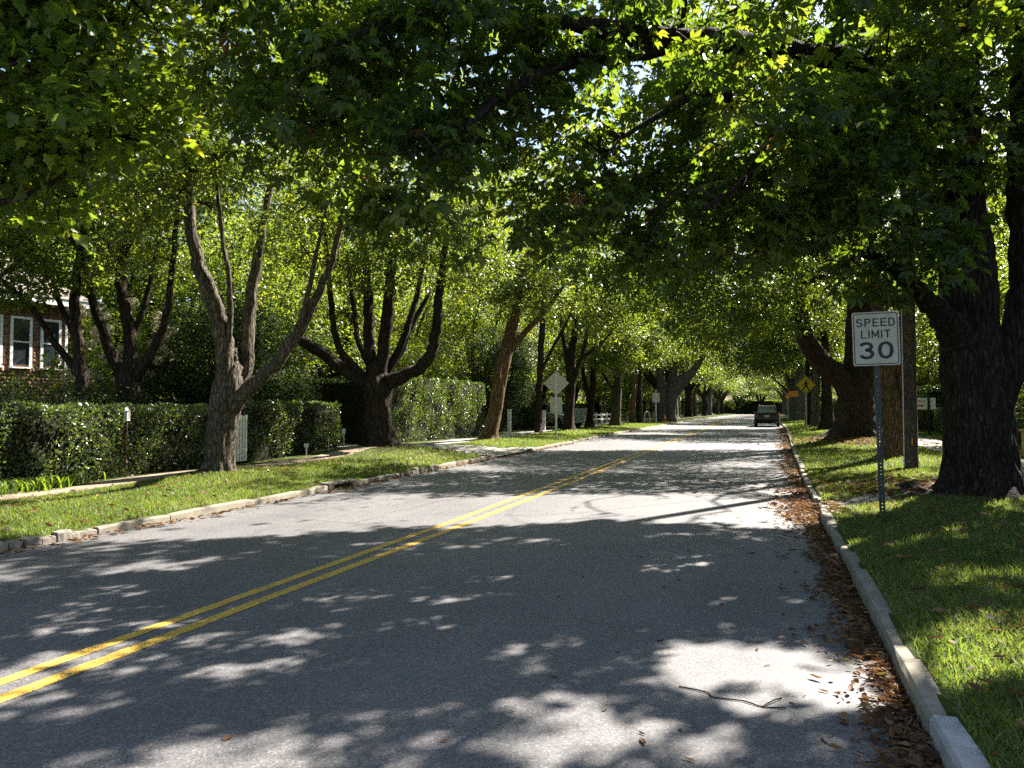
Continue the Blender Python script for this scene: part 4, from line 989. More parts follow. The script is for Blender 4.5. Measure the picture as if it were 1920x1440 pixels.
# yards
left_yard = [(-25, 10.5, 4, 1.0, None), (-34, 22, 4, 1.3, None), (-18.2, 24.5, 3, .8, 'bushy yard tree right behind the candelabra tree'), (-19.5, 30.8, 4, .9, 'tall yard tree beyond the driveway, left of the candelabra tree'),
             (-30.5, 35, 4, 1.25, None), (-18.5, 36, 3, .9, 'leafy yard tree rising above the tall sunlit hedge'), (-23, 41, 4, 1.15, None), (-17.5, 46, 4, .9, 'leafy yard tree above the dark hedge by the white gate post'), (-29, 48, 4, 1.35, None),
             (-20, 54, 3, 1.0, 'leafy yard tree behind the pale parked car'), (-18, 62, 4, 1.0, 'leafy yard tree behind the white rail fence'), (-26, 64, 4, 1.3, None), (-18, 73, 3, 1.05, None), (-19, 86, 4, 1.15, None), (-18, 101, 4, 1.2, None),
             (-19, 120, 4, 1.2, None), (-18, 142, 4, 1.2, None), (-20, 168, 4, 1.3, None), (-20, 195, 4, 1.3, None), (-38, 36, 4, 1.5, None), (-33, 30, 3, 1.2, 'yard tree standing right beside the shingled house'), (-24, 155, 3, 1.6, None), (-24, 182, 4, 1.6, None)]
for x, y, k, s, lab in left_yard:
    plant('yard_tree', k, x, y, s, rt.uniform(0, 6.28), lab or 'leafy backdrop tree deep in the left yards', 'backdrop trees left')
right_yard = [(10.5, 17, 4, .95, 'shade tree behind the hedge at the massive chestnut'), (14, 25, 4, 1.1, None), (10.5, 32, 3, .95, 'leafy yard tree behind the two-stemmed tan tree'), (11.5, 47, 4, 1.0, 'leafy yard tree behind the white entrance sign'),
              (10.5, 58, 3, 1.0, 'leafy yard tree beyond the broad old tree on the right'), (11, 69, 4, 1.1, None), (11, 82, 3, 1.1, None), (11, 97, 4, 1.2, None), (11, 115, 4, 1.2, None), (12, 138, 4, 1.2, None), (12, 165, 4, 1.3, None), (12, 195, 4, 1.3, None),
              (18, 52, 4, 1.3, None), (25, 30, 4, 1.5, None), (9.3, 24.5, 3, .62, 'small yard tree above the tan wall')]
for x, y, k, s, lab in right_yard:
    plant('yard_tree', k, x, y, s, rt.uniform(0, 6.28), lab or 'leafy backdrop tree deep in the right yards', 'backdrop trees right')
plant('evergreen_tree', 5, -15.6, 18.6, .50, 1.0, 'dark dense evergreen rising behind the near hedge', None, 1.25)
plant('evergreen_tree', 5, -16.4, 22.6, .48, 2.2, 'dark evergreen behind the low hedge by the driveway', None, 1.2)
plant('evergreen_tree', 5, -14.6, 41.6, .62, .4, 'dark evergreen past the white gate post', None, 1.1)

# ------------------------------------------------------------------ hedges and shrubs
def hedge(label, pts, thick, top, leaf, size, dens, seed, mat='leaf_hedge', side=-1, name='hedge', wav=.05):
    """clipped hedge; pts is the front foot line, the body lies to its side"""
    rng = np.random.default_rng(seed)
    a = np.array(pts[0], float); b = np.array(pts[1], float); L = np.linalg.norm(b - a); d = (b - a) / L; nrm = np.array([d[1], -d[0]])  # towards the road for side -1
    t = empty(name, (a[0], a[1], gpt(*a)))
    o = np.array([a[0], a[1], gpt(*a)])
    # woody core
    n = int(L / .5) + 2; V = []; g = .09
    for s in np.linspace(g, L - g, n):
        p = a + d * s; z0 = gpt(*p)
        for q, z in ((-g, z0 - .1), (-g - .02, top - g), (-thick + g + .02, top - g), (-thick + g, z0 - .1)):
            e = p + nrm * (q + rng.normal(0, .015)); V.append((e[0], e[1], z + rng.normal(0, .012)))
    F = [(i * 4 + j, i * 4 + j + 1, i * 4 + 5 + j, i * 4 + 4 + j) for i in range(n - 1) for j in range(3)] + [(0, 3, 2, 1), tuple((n - 1) * 4 + k for k in (0, 1, 2, 3))]
    me = mesh_np('core', np.array(V) - o, np.array(F)); link('core', me, M['hedge_core'], t)
    # leaves on front, top and ends
    zb = gpt(*((a + b) / 2)); H = top - zb
    areas = {'front': L * H, 'top': L * thick, 'e0': thick * H, 'e1': thick * H, 'back': L * H * .25}
    P, Nn = [], []
    for k, ar in areas.items():
        m = int(ar * dens); s = rng.random(m); v = rng.random(m); dep = -np.abs(rng.normal(0, .06, m)) + .05
        bulge = wav * np.sin(s * L * 2.3 + v * 3 + seed) + wav * .7 * np.sin(s * L * 5.1 - v * 5)
        if k in ('front', 'back'):
            q = (dep + bulge) if k == 'front' else (-thick - dep)
            xy = a + d * (s * L)[:, None] + nrm * q[:, None]; z = zb + v ** .9 * H; nn = nrm if k == 'front' else -nrm
            P.append(np.column_stack([xy, z])); Nn.append(np.tile([nn[0], nn[1], .35], (m, 1)))
        elif k == 'top':
            xy = a + d * (s * L)[:, None] - nrm * (v * thick)[:, None]
            P.append(np.column_stack([xy, top + dep + bulge * .6])); Nn.append(np.tile([0, 0, 1.], (m, 1)))
        else:
            e = a if k == 'e0' else b; sg = -1 if k == 'e0' else 1
            xy = e + sg * d * (dep + bulge * .5)[:, None] - nrm * (v * thick)[:, None]
            P.append(np.column_stack([xy, zb + s * H])); Nn.append(np.tile([sg * d[0], sg * d[1], .35], (m, 1)))
    P = np.vstack(P); Nn = np.vstack(Nn); m = len(P)
    gap = np.sin(P[:, 1] * 3.7 + P[:, 2] * 2.3) + np.sin(P[:, 1] * 1.3 - P[:, 2] * 4.1 + 2) + np.sin(P[:, 0] * 5 + P[:, 2] * 6)
    keep = rng.random(m) < np.clip(.75 + .3 * gap, .15, 1) * np.clip(.35 + 1.3 * (P[:, 2] - zb) / H, .3, 1); P, Nn = P[keep], Nn[keep]; m = len(P)
    D = rng.normal(0, .6, (m, 3)) + Nn * .5 + np.array([0, 0, .45])
    V, F, uv = leaf_arrays(P - o, D, Nn + rng.normal(0, .5, (m, 3)), size * rng.uniform(.6, 1.25, m), leaf, rng.random(m) * .97)
    link('foliage', mesh_np('foliage', V, F, uv), M[mat], t)
    return tag(t, label, 'hedge')
hedge('long clipped hedge at eye height behind the near lawn', [(-12.45, 4.0), (-13.0, 15.9)], 1.1, 1.64, 'kite', .075, 1150, 1)
hedge('low clipped hedge between the leaning tree and the driveway', [(-13.0, 17.0), (-13.3, 22.2)], 1.1, 1.78, 'kite', .07, 1100, 2)
hedge('tall sunlit clipped hedge behind the candelabra tree', [(-14.0, 26.9), (-13.5, 36.2)], 1.3, 2.95, 'kite', .085, 800, 3)
hedge('tall dark hedge lining the far side of the driveway', [(-14.6, 27.4), (-22.5, 27.2)], 1.0, 2.8, 'kite', .10, 500, 4, 'leaf_dark')  # darker leaf puts the shade on this hedge return into the colour
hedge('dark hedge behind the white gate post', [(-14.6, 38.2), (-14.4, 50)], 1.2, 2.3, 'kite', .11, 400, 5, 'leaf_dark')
hedge('clipped hedge behind the white entrance sign', [(8.6, 46.5), (8.3, 40.5)], 1.2, 1.65, 'kite', .11, 450, 6)
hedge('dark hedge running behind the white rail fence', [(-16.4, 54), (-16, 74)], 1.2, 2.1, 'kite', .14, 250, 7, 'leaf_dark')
hedge('overgrown hedge beside the tan wall on the right', [(8.9, 34.0), (8.7, 25.8)], 1.2, 2.4, 'kite', .09, 450, 8)
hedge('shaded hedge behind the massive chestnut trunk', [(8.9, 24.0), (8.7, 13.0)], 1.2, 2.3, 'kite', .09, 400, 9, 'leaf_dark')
hedge('distant hedge beyond the entrance sign on the right', [(9.0, 215), (8.6, 48)], 1.4, 2.9, 'kite', .22, 70, 10)
hedge('distant dark hedge beyond the traffic cone on the left', [(-15.6, 75), (-15.6, 215)], 1.4, 2.9, 'kite', .22, 70, 11, 'leaf_dark')
hedge('tall overgrown hedge far behind the shingled house', [(-37, -4), (-36, 62)], 2.5, 5.5, 'kite', .3, 26, 13, 'leaf_yard', wav=.25)
hedge('tall overgrown hedge deep in the left yards past the white fence', [(-25, 52), (-24, 215)], 2.5, 5.5, 'kite', .4, 16, 14, 'leaf_yard', wav=.3)
hedge('tall overgrown hedge deep in the right yards', [(15, 215), (14.5, 8)], 2.5, 5.0, 'kite', .35, 16, 15, 'leaf_yard', wav=.3)
hedge('far hedge across the end of the road', [(20, 246), (-24, 242)], 2, 4.6, 'kite', .35, 30, 12, 'leaf_yard')

def shrub(name, label, x, y, lobes, clumps, per, rc, kind, size, mat, seed, cat='shrub'):
    rng = np.random.default_rng(seed); z0 = gpt(x, y)
    t = empty(name, (x, y, z0))
    limbs = [[(0, 0, -.1, .05), (0, 0, .3, .045), (rng.normal(0, .1), rng.normal(0, .1), lobes[0][2] * .8, .03)]]
    for l in lobes: limbs.append([(0, 0, .1, .035), (l[0] * .5, l[1] * .5, l[2] * .6, .025), (l[0], l[1], l[2], .012)])
    tm, sk = limb_mesh('stem', limbs, rng, 10, 0, .2)
    b_, c_ = foliage(rng, lobes, sk, clumps, per, rc, kind, size, 0, .8, 2.0, twig=.004)
    for nm, me, mt in (('stem', tm, M['twig']), ('branches', b_, M['twig']), ('foliage', c_, M[mat])): link(nm, me, mt, t)
    return tag(t, label, cat)
shrub('shrub', 'round sunlit shrub below the windows of the shingled house', -17.6, 15.2, [(0, 0, 1.7, 1.5, 1.5, .8), (-1.3, -1.1, 1.7, 1.2, 1.2, .8), (.8, .8, 1.5, 1, 1, .7)], 240, 26, .35, 'kite', .085, 'leaf_yard', 201)
shrub('shrub', 'dark shrub mass between the near hedge and the lit shrub', -14.9, 12.0, [(0, 0, 1.3, 1.3, 2.2, .9), (-.3, 2.6, 1.3, 1.2, 1.4, .8), (0, -2.2, 1.2, 1.2, 1.6, .8)], 300, 26, .35, 'kite', .085, 'leaf_dark', 202)
shrub('shrub', 'pale flowering shrub rising above the tall sunlit hedge', -15.9, 32.6, [(0, 0, 3.6, 1.5, 1.5, 1.2), (.4, -2.2, 3.1, 1.3, 1.3, 1.0)], 240, 24, .45, 'kite', .12, 'leaf_yard', 203)
# hydrangea tree with cream flower heads
hy = shrub('hydrangea', 'hydrangea with round cream flower heads behind the near hedge', -17.3, 17.0, [(0, 0, 3.0, 1.1, 1.1, 1.3), (.9, .6, 2.6, .8, .8, .9), (-.7, -.6, 2.6, .8, .8, .8)], 170, 22, .35, 'oval', .11, 'leaf_yard', 204)
rng = np.random.default_rng(8)
P = rng.normal(size=(90, 3)); P /= np.linalg.norm(P, axis=1)[:, None]; m = 90
V, F, uv = leaf_arrays(P * .085, np.cross(P, rng.normal(size=(m, 3))), P, np.full(m, .055), 'kite', rng.random(m))
head = mesh_np('flower_head', V, F, uv); head.materials.append(M['blossom'])
for k in range(64):
    a = rng.uniform(-2.6, 1.2); zz = rng.uniform(2.0, 4.3); q = rng.uniform(.8, 1.4)
    o = link('flower_head', head, None, hy); o.location = (math.cos(a) * q + .2, math.sin(a) * q, zz); o.rotation_euler = rng.uniform(0, 6, 3); o.scale = (rng.uniform(1.1, 1.8),) * 3

# strappy lily clump at the foot of the near hedge
def lily(label, x, y, n, spread, seed):
    rng = np.random.default_rng(seed); z0 = gpt(x, y); t = empty('lily_clump', (x, y, z0))
    for j in range(n):
        px, py = rng.normal(0, spread * .3), rng.normal(0, spread); a = rng.uniform(0, 6.28); L = rng.uniform(.3, .5); w = .012
        vs = []; c, s = math.cos(a), math.sin(a)
        for k in range(6):
            u_ = k / 5; out = .28 * u_ ** 1.6 * L / .4; zz = L * (u_ - .45 * u_ ** 3); ww = w * (1 - u_ ** 2) + .001
            vs += [(px + c * out - s * ww, py + s * out + c * ww, zz), (px + c * out + s * ww, py + s * out - c * ww, zz)]
        F = np.array([(2 * i, 2 * i + 1, 2 * i + 3, 2 * i + 2) for i in range(5)])
        link('leaf', mesh_np('leaf', np.array(vs), F, np.full((12, 2), rng.random() * .6)), M['leaf_maple'], t)
    return tag(t, label, 'plant', 'lily clumps under the hedge')
lily('bright green strappy lily clump sunlit at the foot of the near hedge', -12.28, 10.7, 150, .42, 1)
lily('shaded strappy lily clump nearest the frame edge under the near hedge', -12.22, 9.5, 120, .4, 2)

# ------------------------------------------------------------------ grass and fallen leaves
rng = np.random.default_rng(12)
def scatter(n, x0, x1, y0, y1, p=1.0, right=None):
    y = y0 + (y1 - y0) * rng.random(n) ** p
    x = x0 + (x1 - x0) * rng.random(n)
    if right: x = x + xr(y)
    return x, y
TR = [(3.17, 13.86, .75), (-11.13, 13.69, .42), (-11.8, 22.0, .7), (-11.45, 31.3, .4), (3.3, 22.85, .45), (3.4, 33.7, 1.0), (3.14, 19.72, .2)]
def grass_ok(x, y):
    ok = ~((x > 4.97) & (x < 6.43)) & ~((x < -11.52) & (x > -12.38) & (y < 23.1)) & ~((x < -11.66) & (x > -13.05) & (y > 27))
    ok &= ~((apron_r(x, y) < .56) & (x < 5) & (x > 0)) & ~((np.abs(y - 25) < 1.8 + .9 * np.clip(1 - (-8.2 - x) / 1.2, 0, 1)) & (x < 0))
    for tx, ty, tr in TR: ok &= (x - tx) ** 2 + (y - ty) ** 2 > tr * tr
    bare = np.exp(-((x + 11.4) ** 2 / 4 + (y - 20.6) ** 2 / 6)) + .7 * np.exp(-((x - 3.2) ** 2 + (y - 33) ** 2) / 4) + .45 * np.exp(-((x + 11) ** 2 + (y - 13.4) ** 2) / 1.5)
    return ok & (rng.random(len(x)) > bare * .9)
parts = [(*scatter(88000, .135, 5.2, 2.6, 9.5, right=True), .060, .0042), (*scatter(60000, .135, 5.0, 9.5, 20, right=True), .062, .006), (*scatter(26000, .135, 4.6, 20, 45, right=True), .07, .012),
         (*scatter(64000, -11.55, -8.34, 4.5, 16), .062, .0062), (*scatter(30000, -11.6, -8.34, 16, 36, 1.2), .07, .011), (*scatter(16000, -11.7, -8.4, 36, 75, 1.2), .08, .02),
         (*scatter(8000, 5.9, 7.8, 12, 45, right=True), .08, .014), (*scatter(9000, .2, 4, 45, 80, right=True), .09, .022)]
Vs, Fs, Us, off = [], [], [], 0
for x, y, h, w in parts:
    k = grass_ok(x, y); x, y = x[k], y[k]; n = len(x); z = ground(x, y)
    a = rng.uniform(0, 6.28, n); hh = h * rng.uniform(.5, 1.25, n); lean = rng.normal(0, .55, (n, 2)) * hh[:, None]
    base = np.column_stack([x, y, z - .005]); sd = np.column_stack([np.cos(a), np.sin(a), 0 * a]) * (w * rng.uniform(.7, 1.3, n))[:, None]
    mid = base + np.column_stack([lean * .35, hh * .6]); tip = base + np.column_stack([lean, hh])
    if w < .005:
        kk = 5; V = np.stack([base - sd, base + sd, mid + sd * .8, mid - sd * .8, tip], 1).reshape(-1, 3)
        F = (np.arange(n)[:, None, None] * 5 + np.array([[0, 1, 2], [0, 2, 3], [3, 2, 4]])[None]).reshape(-1, 3)
    else:
        kk = 3; V = np.stack([base - sd * 1.2, base + sd * 1.2, tip], 1).reshape(-1, 3); F = np.arange(n * 3).reshape(-1, 3)
    patch = .5 + .25 * np.sin(x * 1.7 + y * .9) + .25 * np.sin(y * 2.3 - x * 1.1)
    var = np.clip(.55 * rng.random(n) + .4 * patch, 0, .93); var = np.where(rng.random(n) < .05, 1, var)
    Vs.append(V); Fs.append(F + off); off += len(V); Us.append(np.repeat(np.column_stack([var, var]), kk, 0))
g = link('grass', mesh_np('grass', np.vstack(Vs), np.vstack(Fs), np.vstack(Us)), M['grass'])
tag(g, 'short green lawn grass on the verges both sides of the road', 'grass', kind='stuff')

def leaf_litter(xy, size, z_off, curl=.5):
    x, y = xy[:, 0], xy[:, 1]; n = len(x)
    inroad = (x < xr(y)) & (x > XL)
    z = np.where(inroad, gz(y), ground(x, y) + .025) + z_off
    P = np.column_stack([x, y, z]); a = rng.uniform(0, 6.28, n)
    D = np.column_stack([np.cos(a), np.sin(a), rng.normal(0, .2 * curl, n)]); Nn = np.column_stack([rng.normal(0, curl, (n, 2)), np.ones(n)])
    return P, D, Nn, size
L = []
def add_litter(xy, size, zmax=.0, curl=.5):
    z = .003 + rng.random(len(xy)) * zmax
    P, D, Nn, s = leaf_litter(xy, size, z, curl)
    S = s * rng.uniform(.5, 1.25, len(xy)); L.append((P, D, Nn, S))
n = 5600   # gutter drift on the right
y = 2.6 + 11.5 * rng.random(n); d = rng.gamma(1.2, .052, n) * (1 + .9 * np.sin(y * 1.9) ** 2)
add_litter(np.column_stack([xr(y) - .01 - d, y]), .062, .03, .8)
n = 1300   # heap by the dropped kerb
add_litter(np.column_stack([.55 + rng.normal(0, .22, n), 12.7 + rng.normal(0, .8, n)]), .08, .03, .6)
n = 3600   # gutter further on
y = 14 + 46 * rng.random(n) ** 1.3; add_litter(np.column_stack([xr(y) - .01 - np.abs(rng.normal(0, .2, n)), y]), .085, .03, .6)
n = 700    # scattered on the road
y = 2.8 + 35 * rng.random(n) ** 2; x = xr(y) - .1 - np.abs(rng.normal(0, 1.0, n)); k = rng.random(n) < .8
add_litter(np.column_stack([np.where(k, x, rng.uniform(-8, .5, n)), y])[:120], .06, .0, .12)
x, y = scatter(1500, .2, 4.6, 3, 20, right=True); add_litter(np.column_stack([x, y]), .085, .02, .7)
n = 2600   # under the big trees
add_litter(np.column_stack([3.0 + rng.normal(0, 1.3, n), 32.6 + rng.normal(0, 1.6, n)])[:1500], .13, .03, .7)
add_litter(np.column_stack([2.6 + rng.normal(0, 1.2, n), 15.4 + rng.normal(0, 1.0, n)])[:900], .11, .03, .7)
x, y = scatter(500, -11.5, -8.4, 6, 24); add_litter(np.column_stack([x, y]), .11, .02, .7)
y = 5 + 28 * rng.random(900); add_litter(np.column_stack([XL + .02 + np.abs(rng.normal(0, .12, 900)), y]), .09, .02, .6)
P, D, Nn, S = (np.concatenate(c) for c in zip(*L))
k = ~((P[:, 0] > xr(P[:, 1]) + 0.0) & (P[:, 0] < xr(P[:, 1]) + .16)) | (rng.random(len(P)) < .3)
P, D, Nn, S = P[k], D[k], Nn[k], S[k]
P[:, 2] += np.where((P[:, 0] > xr(P[:, 1])) & (P[:, 0] < xr(P[:, 1]) + .16), .012, 0)
vv = np.clip(rng.beta(1.6, 2.0, len(P)), 0, 1); k = rng.random(len(P)) < .7
V, F, uv = leaf_arrays(P[~k], D[~k], Nn[~k], S[~k], 'oval', vv[~k])
V2, F2, uv2 = leaf_arrays(P[k], D[k], Nn[k], S[k] * 1.25, 'curled', vv[k])
V, F, uv = np.vstack([V, V2]), np.vstack([F, F2 + len(V)]), np.vstack([uv, uv2])
tag(link('fallen_leaves', mesh_np('fallen_leaves', V, F, uv), M['dead_leaf']), 'brown fallen leaves drifted along the kerbs and scattered on the lawns', 'fallen leaves', kind='stuff')
# fallen twigs on the asphalt
for j, (label, pts) in enumerate((('forked fallen twig lying on the asphalt near the white painted kerb', [(-.50, 4.58), (-.36, 4.53), (-.30, 4.47), (-.16, 4.46), (-.04, 4.41), (.06, 4.43)]),)):
    path = np.array([(x + .02 * (i % 2), y, .005 + .002 * (i % 2), .0034 - .0003 * i) for i, (x, y) in enumerate(pts)])
    V, F = tube(catmull(path, 4), 6, rng, 0, 0)
    V2, F2 = tube(catmull(np.array([path[-2] + [0, 0, .002, 0], path[-2] + [.06, .10, .008, -.001], path[-2] + [.10, .16, .002, -.002]]), 4), 6, rng, 0, 0)
    if j == 0: V, F = np.vstack([V, V2]), np.vstack([F, F2 + len(V)])
    tag(link('twig', mesh_np('twig', V, F, smooth=True), M['twig']), label, 'twig')

# ------------------------------------------------------------------ signs and street furniture
def plate(w, h, c, r=.03, n=4):
    """rounded rectangle outline in XZ, centred at height c"""
    o = []
    for sx, sz, a0 in ((1, 1, 0), (-1, 1, 90), (-1, -1, 180), (1, -1, 270)):
        for k in range(n + 1):
            a = R(a0 + 90 * k / n); o.append((sx * (w / 2 - r) + r * math.cos(a), c + sz * (h / 2 - r) + r * math.sin(a)))
    return o
def ring(outer, inner, y, parent, mat, name='border'):
    n = len(outer); V = [(u_, y, v_) for u_, v_ in outer] + [(u_, y, v_) for u_, v_ in inner]
    return link(name, mesh_np(name, np.array(V), np.array([(i, (i + 1) % n, n + (i + 1) % n, n + i) for i in range(n)])), mat, parent)
def put(name, me, loc, mat, parent):
    o = link(name, me, mat, parent); o.location = loc; return o
def perforated_post(h, mat, parent, w=.062, pitch=.0508, z0=-.1):
    """flanged steel post whose web is pierced by a row of holes"""
    b = MB(); hw = w / 2; hole = .0085
    b.box(-hw, -hole, -.004, 0, z0, h); b.box(hole, hw, -.004, 0, z0, h)
    z = z0
    while z < h:
        b.box(-hole, hole, -.004, 0, z, min(h, z + pitch - 2 * hole)); z += pitch
    b.box(-hw - .004, -hw, -.004, .024, z0, h); b.box(hw, hw + .004, -.004, .024, z0, h)
    return b.build('post', mat, parent)

s = empty('speed_limit_sign', (1.52, 11.89, gpt(1.52, 11.89)))
s.rotation_euler = (0, R(-1.2), R(3))
tag(s, 'white speed limit 30 sign on a perforated blue steel post', 'sign')
perforated_post(2.86, M['post_blue'], s, .066)
MB().prism(plate(.61, .76, 2.46), 'y', -.012, -.008).build('panel', M['sign_white'], s)
ring(plate(.575, .725, 2.46), plate(.553, .703, 2.46, .024), -.0145, s, M['sign_black'])
for body, w, h, z, bold in (('SPEED', .505, .118, 2.69, .17), ('LIMIT', .385, .118, 2.525, .17), ('30', .44, .245, 2.295, .19)):
    put('lettering', sign_lettering(body, w, h, bold, .34), (0, -.0145, z), M['sign_black'], s)
for z in (2.775, 2.14): MB().lathe([(.0, -.001), (.012, -.001), (.012, .004), (.006, .007), (0, .007)], n=10).build('bolt', M['galv'], s).matrix_local = Matrix.Translation((0, -.0135, z)) @ Matrix.Rotation(R(90), 4, 'X')

# silver-backed diamond sign with plate, seen from behind
s = empty('diamond_sign', (-9.65, 35.84, gpt(-9.65, 35.84)), R(4))
tag(s, 'silver back of a diamond sign with square plate below it', 'sign')
MB().box(-.045, .045, -.03, 0, -.2, 3.05).build('post', M['white'], s, .006)
q = .62
MB().prism([(0, 2.60 + q), (-q, 2.60), (0, 2.60 - q), (q, 2.60)], 'y', .004, .010).build('panel', M['alu'], s, .0)
MB().prism(plate(.58, .74, 1.56), 'y', .004, .009).build('plate', M['alu'], s)
for z in (2.85, 2.35, 1.8, 1.35): MB().cyl((0, -.036, z), (0, -.028, z), .012, n=8).build('bolt', M['galv'], s)

# yellow pedestrian sign
s = empty('pedestrian_sign', (2.28, 50.44, gpt(2.28, 50.44)), R(-2))
tag(s, 'yellow diamond pedestrian crossing sign on a pale post on the right verge', 'sign')
perforated_post(3.2, M['galv'], s, .09)
q = .59; zc = 2.74
MB().prism([(0, zc + q), (-q, zc), (0, zc - q), (q, zc)], 'y', -.014, -.008).build('panel', M['sign_yellow'], s)
ring([(0, zc + q - .03), (-q + .03, zc), (0, zc - q + .03), (q - .03, zc)], [(0, zc + q - .06), (-q + .06, zc), (0, zc - q + .06), (q - .06, zc)], -.0165, s, M['sign_black'])
fig = MB()
def limbp(a, b, w0, w1):
    a, b = Vector((a[0], a[1])), Vector((b[0], b[1])); d = (b - a).normalized(); n_ = Vector((-d.y, d.x))
    p = [a + n_ * w0, a - n_ * w0, b - n_ * w1, b + n_ * w1]
    fig.prism([(v.x, zc + v.y) for v in p], 'y', -.0175, -.0155)
limbp((0, .16), (.02, -.06), .075, .06); limbp((.02, -.04), (-.12, -.20), .045, .038); limbp((-.12, -.20), (-.19, -.34), .036, .03)
limbp((.03, -.04), (.11, -.20), .045, .036); limbp((.11, -.20), (.17, -.36), .036, .03); limbp((-.03, .13), (-.20, -.02), .03, .025); limbp((.04, .13), (.18, .02), .03, .025)
fig.prism([(.01 + .065 * math.cos(k * .524), zc + .25 + .07 * math.sin(k * .524)) for k in range(12)], 'y', -.0175, -.0155)
fig.build('pedestrian_symbol', M['sign_black'], s)

s = empty('orange_plate', (2.05, 66.0, gpt(2.05, 66)))
tag(s, 'small orange rectangular plate sign left of the pedestrian sign', 'sign')
MB().box(-.025, .025, -.025, .025, -.1, 2.75).build('post', M['bark_dark'], s)
MB().prism(plate(.72, .46, 2.45, .03), 'y', -.04, -.03).build('panel', M['sign_orange'], s)
s = empty('orange_marker', (1.72, 71.0, gpt(1.72, 71)))
tag(s, 'thin post topped by a small orange diamond just right of the black car', 'sign')
MB().cyl((0, 0, -.1), (0, 0, 2.3), .03, n=8).build('post', M['galv'], s)
MB().prism([(0, 2.55), (-.25, 2.3), (0, 2.05), (.25, 2.3)], 'y', -.045, -.035).build('panel', M['sign_orange'], s)

# entrance sign
s = empty('entrance_sign', (7.4, 41.5, gpt(7.4, 41.5)), R(-6))
tag(s, 'white entrance sign with red lettering and arrow by the right hedge', 'sign')
MB().box(-.05, .05, -.075, -.03, -.1, 1.80).build('post', M['iron'], s)
MB().prism(plate(.95, .56, 1.52, .02), 'y', -.028, 0).build('panel', M['white'], s).location = (-.18, 0, 0)
put('lettering', text_mesh('ENTRANCE', .50, .13, .004), (-.37, -.030, 1.63), M['sign_red'], s)
MB().prism([(-.53, 1.45), (-.53, 1.39), (-.32, 1.39), (-.32, 1.35), (-.20, 1.42), (-.32, 1.49), (-.32, 1.45)], 'y', -.032, -.0295).build('arrow', M['sign_red'], s)

# parking sign seen from behind, traffic cone, hoop, posts, fence
s = empty('road_sign', (-9.17, 67.4, gpt(-9.17, 67.4)), R(5))
tag(s, 'rectangular sign back on a white post near the traffic cone', 'sign')
MB().cyl((0, 0, -.1), (0, 0, 2.95), .04, n=10).build('post', M['white'], s)
MB().prism(plate(.62, .80, 2.25, .03), 'y', -.05, -.042).build('panel', M['alu'], s)
c = empty('traffic_cone', (-9.0, 72.2, gpt(-9.0, 72.2)))
tag(c, 'orange traffic cone with white bands at the left roadside', 'traffic cone')
MB().box(-.2, .2, -.2, .2, 0, .03).build('base', M['orange_plastic'], c, .008)
MB().lathe([(.15, .03), (.028, .78), (.02, .8)], n=16).build('body', M['orange_plastic'], c, smooth=True)
for z0, z1 in ((.36, .48), (.56, .66)): MB().lathe([(.155 - .16 * z0, z0), (.155 - .16 * z1, z1)], n=16).build('band', M['white'], c)
s = empty('hoop_rail', (-10.0, 67.8, gpt(-10, 67.8)), R(60)); tag(s, 'white arched hoop rail on the left verge', 'rail')
path = np.array([(-.35 * math.cos(a), 0, .65 + .35 * math.sin(a), .045) for a in np.linspace(0, math.pi, 9)]); path = np.vstack([[-.35, 0, -.1, .045], path, [.35, 0, -.1, .045]])
V, F = tube(path, 10, np.random.default_rng(0), 0, 0, 0); link('hoop', mesh_np('hoop', V, F, smooth=True), M['white'], s)
for x, y, h, lab in ((-12.84, 38.26, 1.25, 'square white gate post with flat cap in front of the dark hedge'), (-12.6, 44.0, 1.15, 'slim white gate post close to the thin straight tree')):
    s = empty('gate_post', (x, y, gpt(x, y))); tag(s, lab, 'post')
    MB().box(-.085, .085, -.085, .085, -.1, h).build('post', M['white'], s, .008); MB().box(-.12, .12, -.12, .12, h + .002, h + .05).build('cap', M['white'], s, .01)
s = empty('rail_fence', (-13.2, 57, gpt(-13.2, 57))); tag(s, 'low white rail fence behind the stout grey tree', 'fence')
for k in range(8):
    MB().box(-.07, .07, k * 2.2 - .07, k * 2.2 + .07, -.1, .95).build('post', M['white'], s, .01)
    if k < 7:
        for z in (.35, .72): MB().box(-.03, .03, k * 2.2 + .072, k * 2.2 + 2.128, z, z + .13).build('rail', M['white'], s)
# white lattice gate glimpsed behind the leaning tree
s = empty('garden_gate', (-12.88, 16.05, gpt(-12.9, 16.05)), R(2)); tag(s, 'white picket gate glimpsed behind the leaning grey street tree', 'gate')
for k in range(8): MB().box(-.015, .015, k * .11, k * .11 + .07, .08, 1.25 + .03 * (k % 2)).build('picket', M['white'], s)
for z in (.3, .95): MB().box(-.05, -.017, 0, .85, z, z + .08).build('rail', M['white'], s)
# lantern on a stick before the near hedge
lx, ly = -12.62, 12.62
s = empty('garden_lantern', (lx, ly, gpt(lx, ly))); tag(s, 'small white lantern on a thin wooden stake before the near hedge', 'lantern'); s.scale = (.62, .62, .92)
MB().cyl((0, 0, -.1), (.02, .01, 1.28), .018, n=8).build('stake', M['bark_tan'], s)
b = MB()
for a_, b_ in ((-.06, -.06), (-.06, .05), (.05, -.06), (.05, .05)): b.box(a_ + .02, a_ + .032, b_ + .01, b_ + .022, 1.30, 1.50)
b.build('frame', M['white'], s); MB().box(-.035, .065, -.04, .05, 1.31, 1.49).build('pane', M['sign_white'], s)
MB().box(-.05, .085, -.055, .07, 1.28, 1.298).build('base', M['white'], s); MB().lathe([(.11, 1.502), (.05, 1.56), (.012, 1.6), (0, 1.6)], (.017, .008, 0), 4).build('cap', M['white'], s)
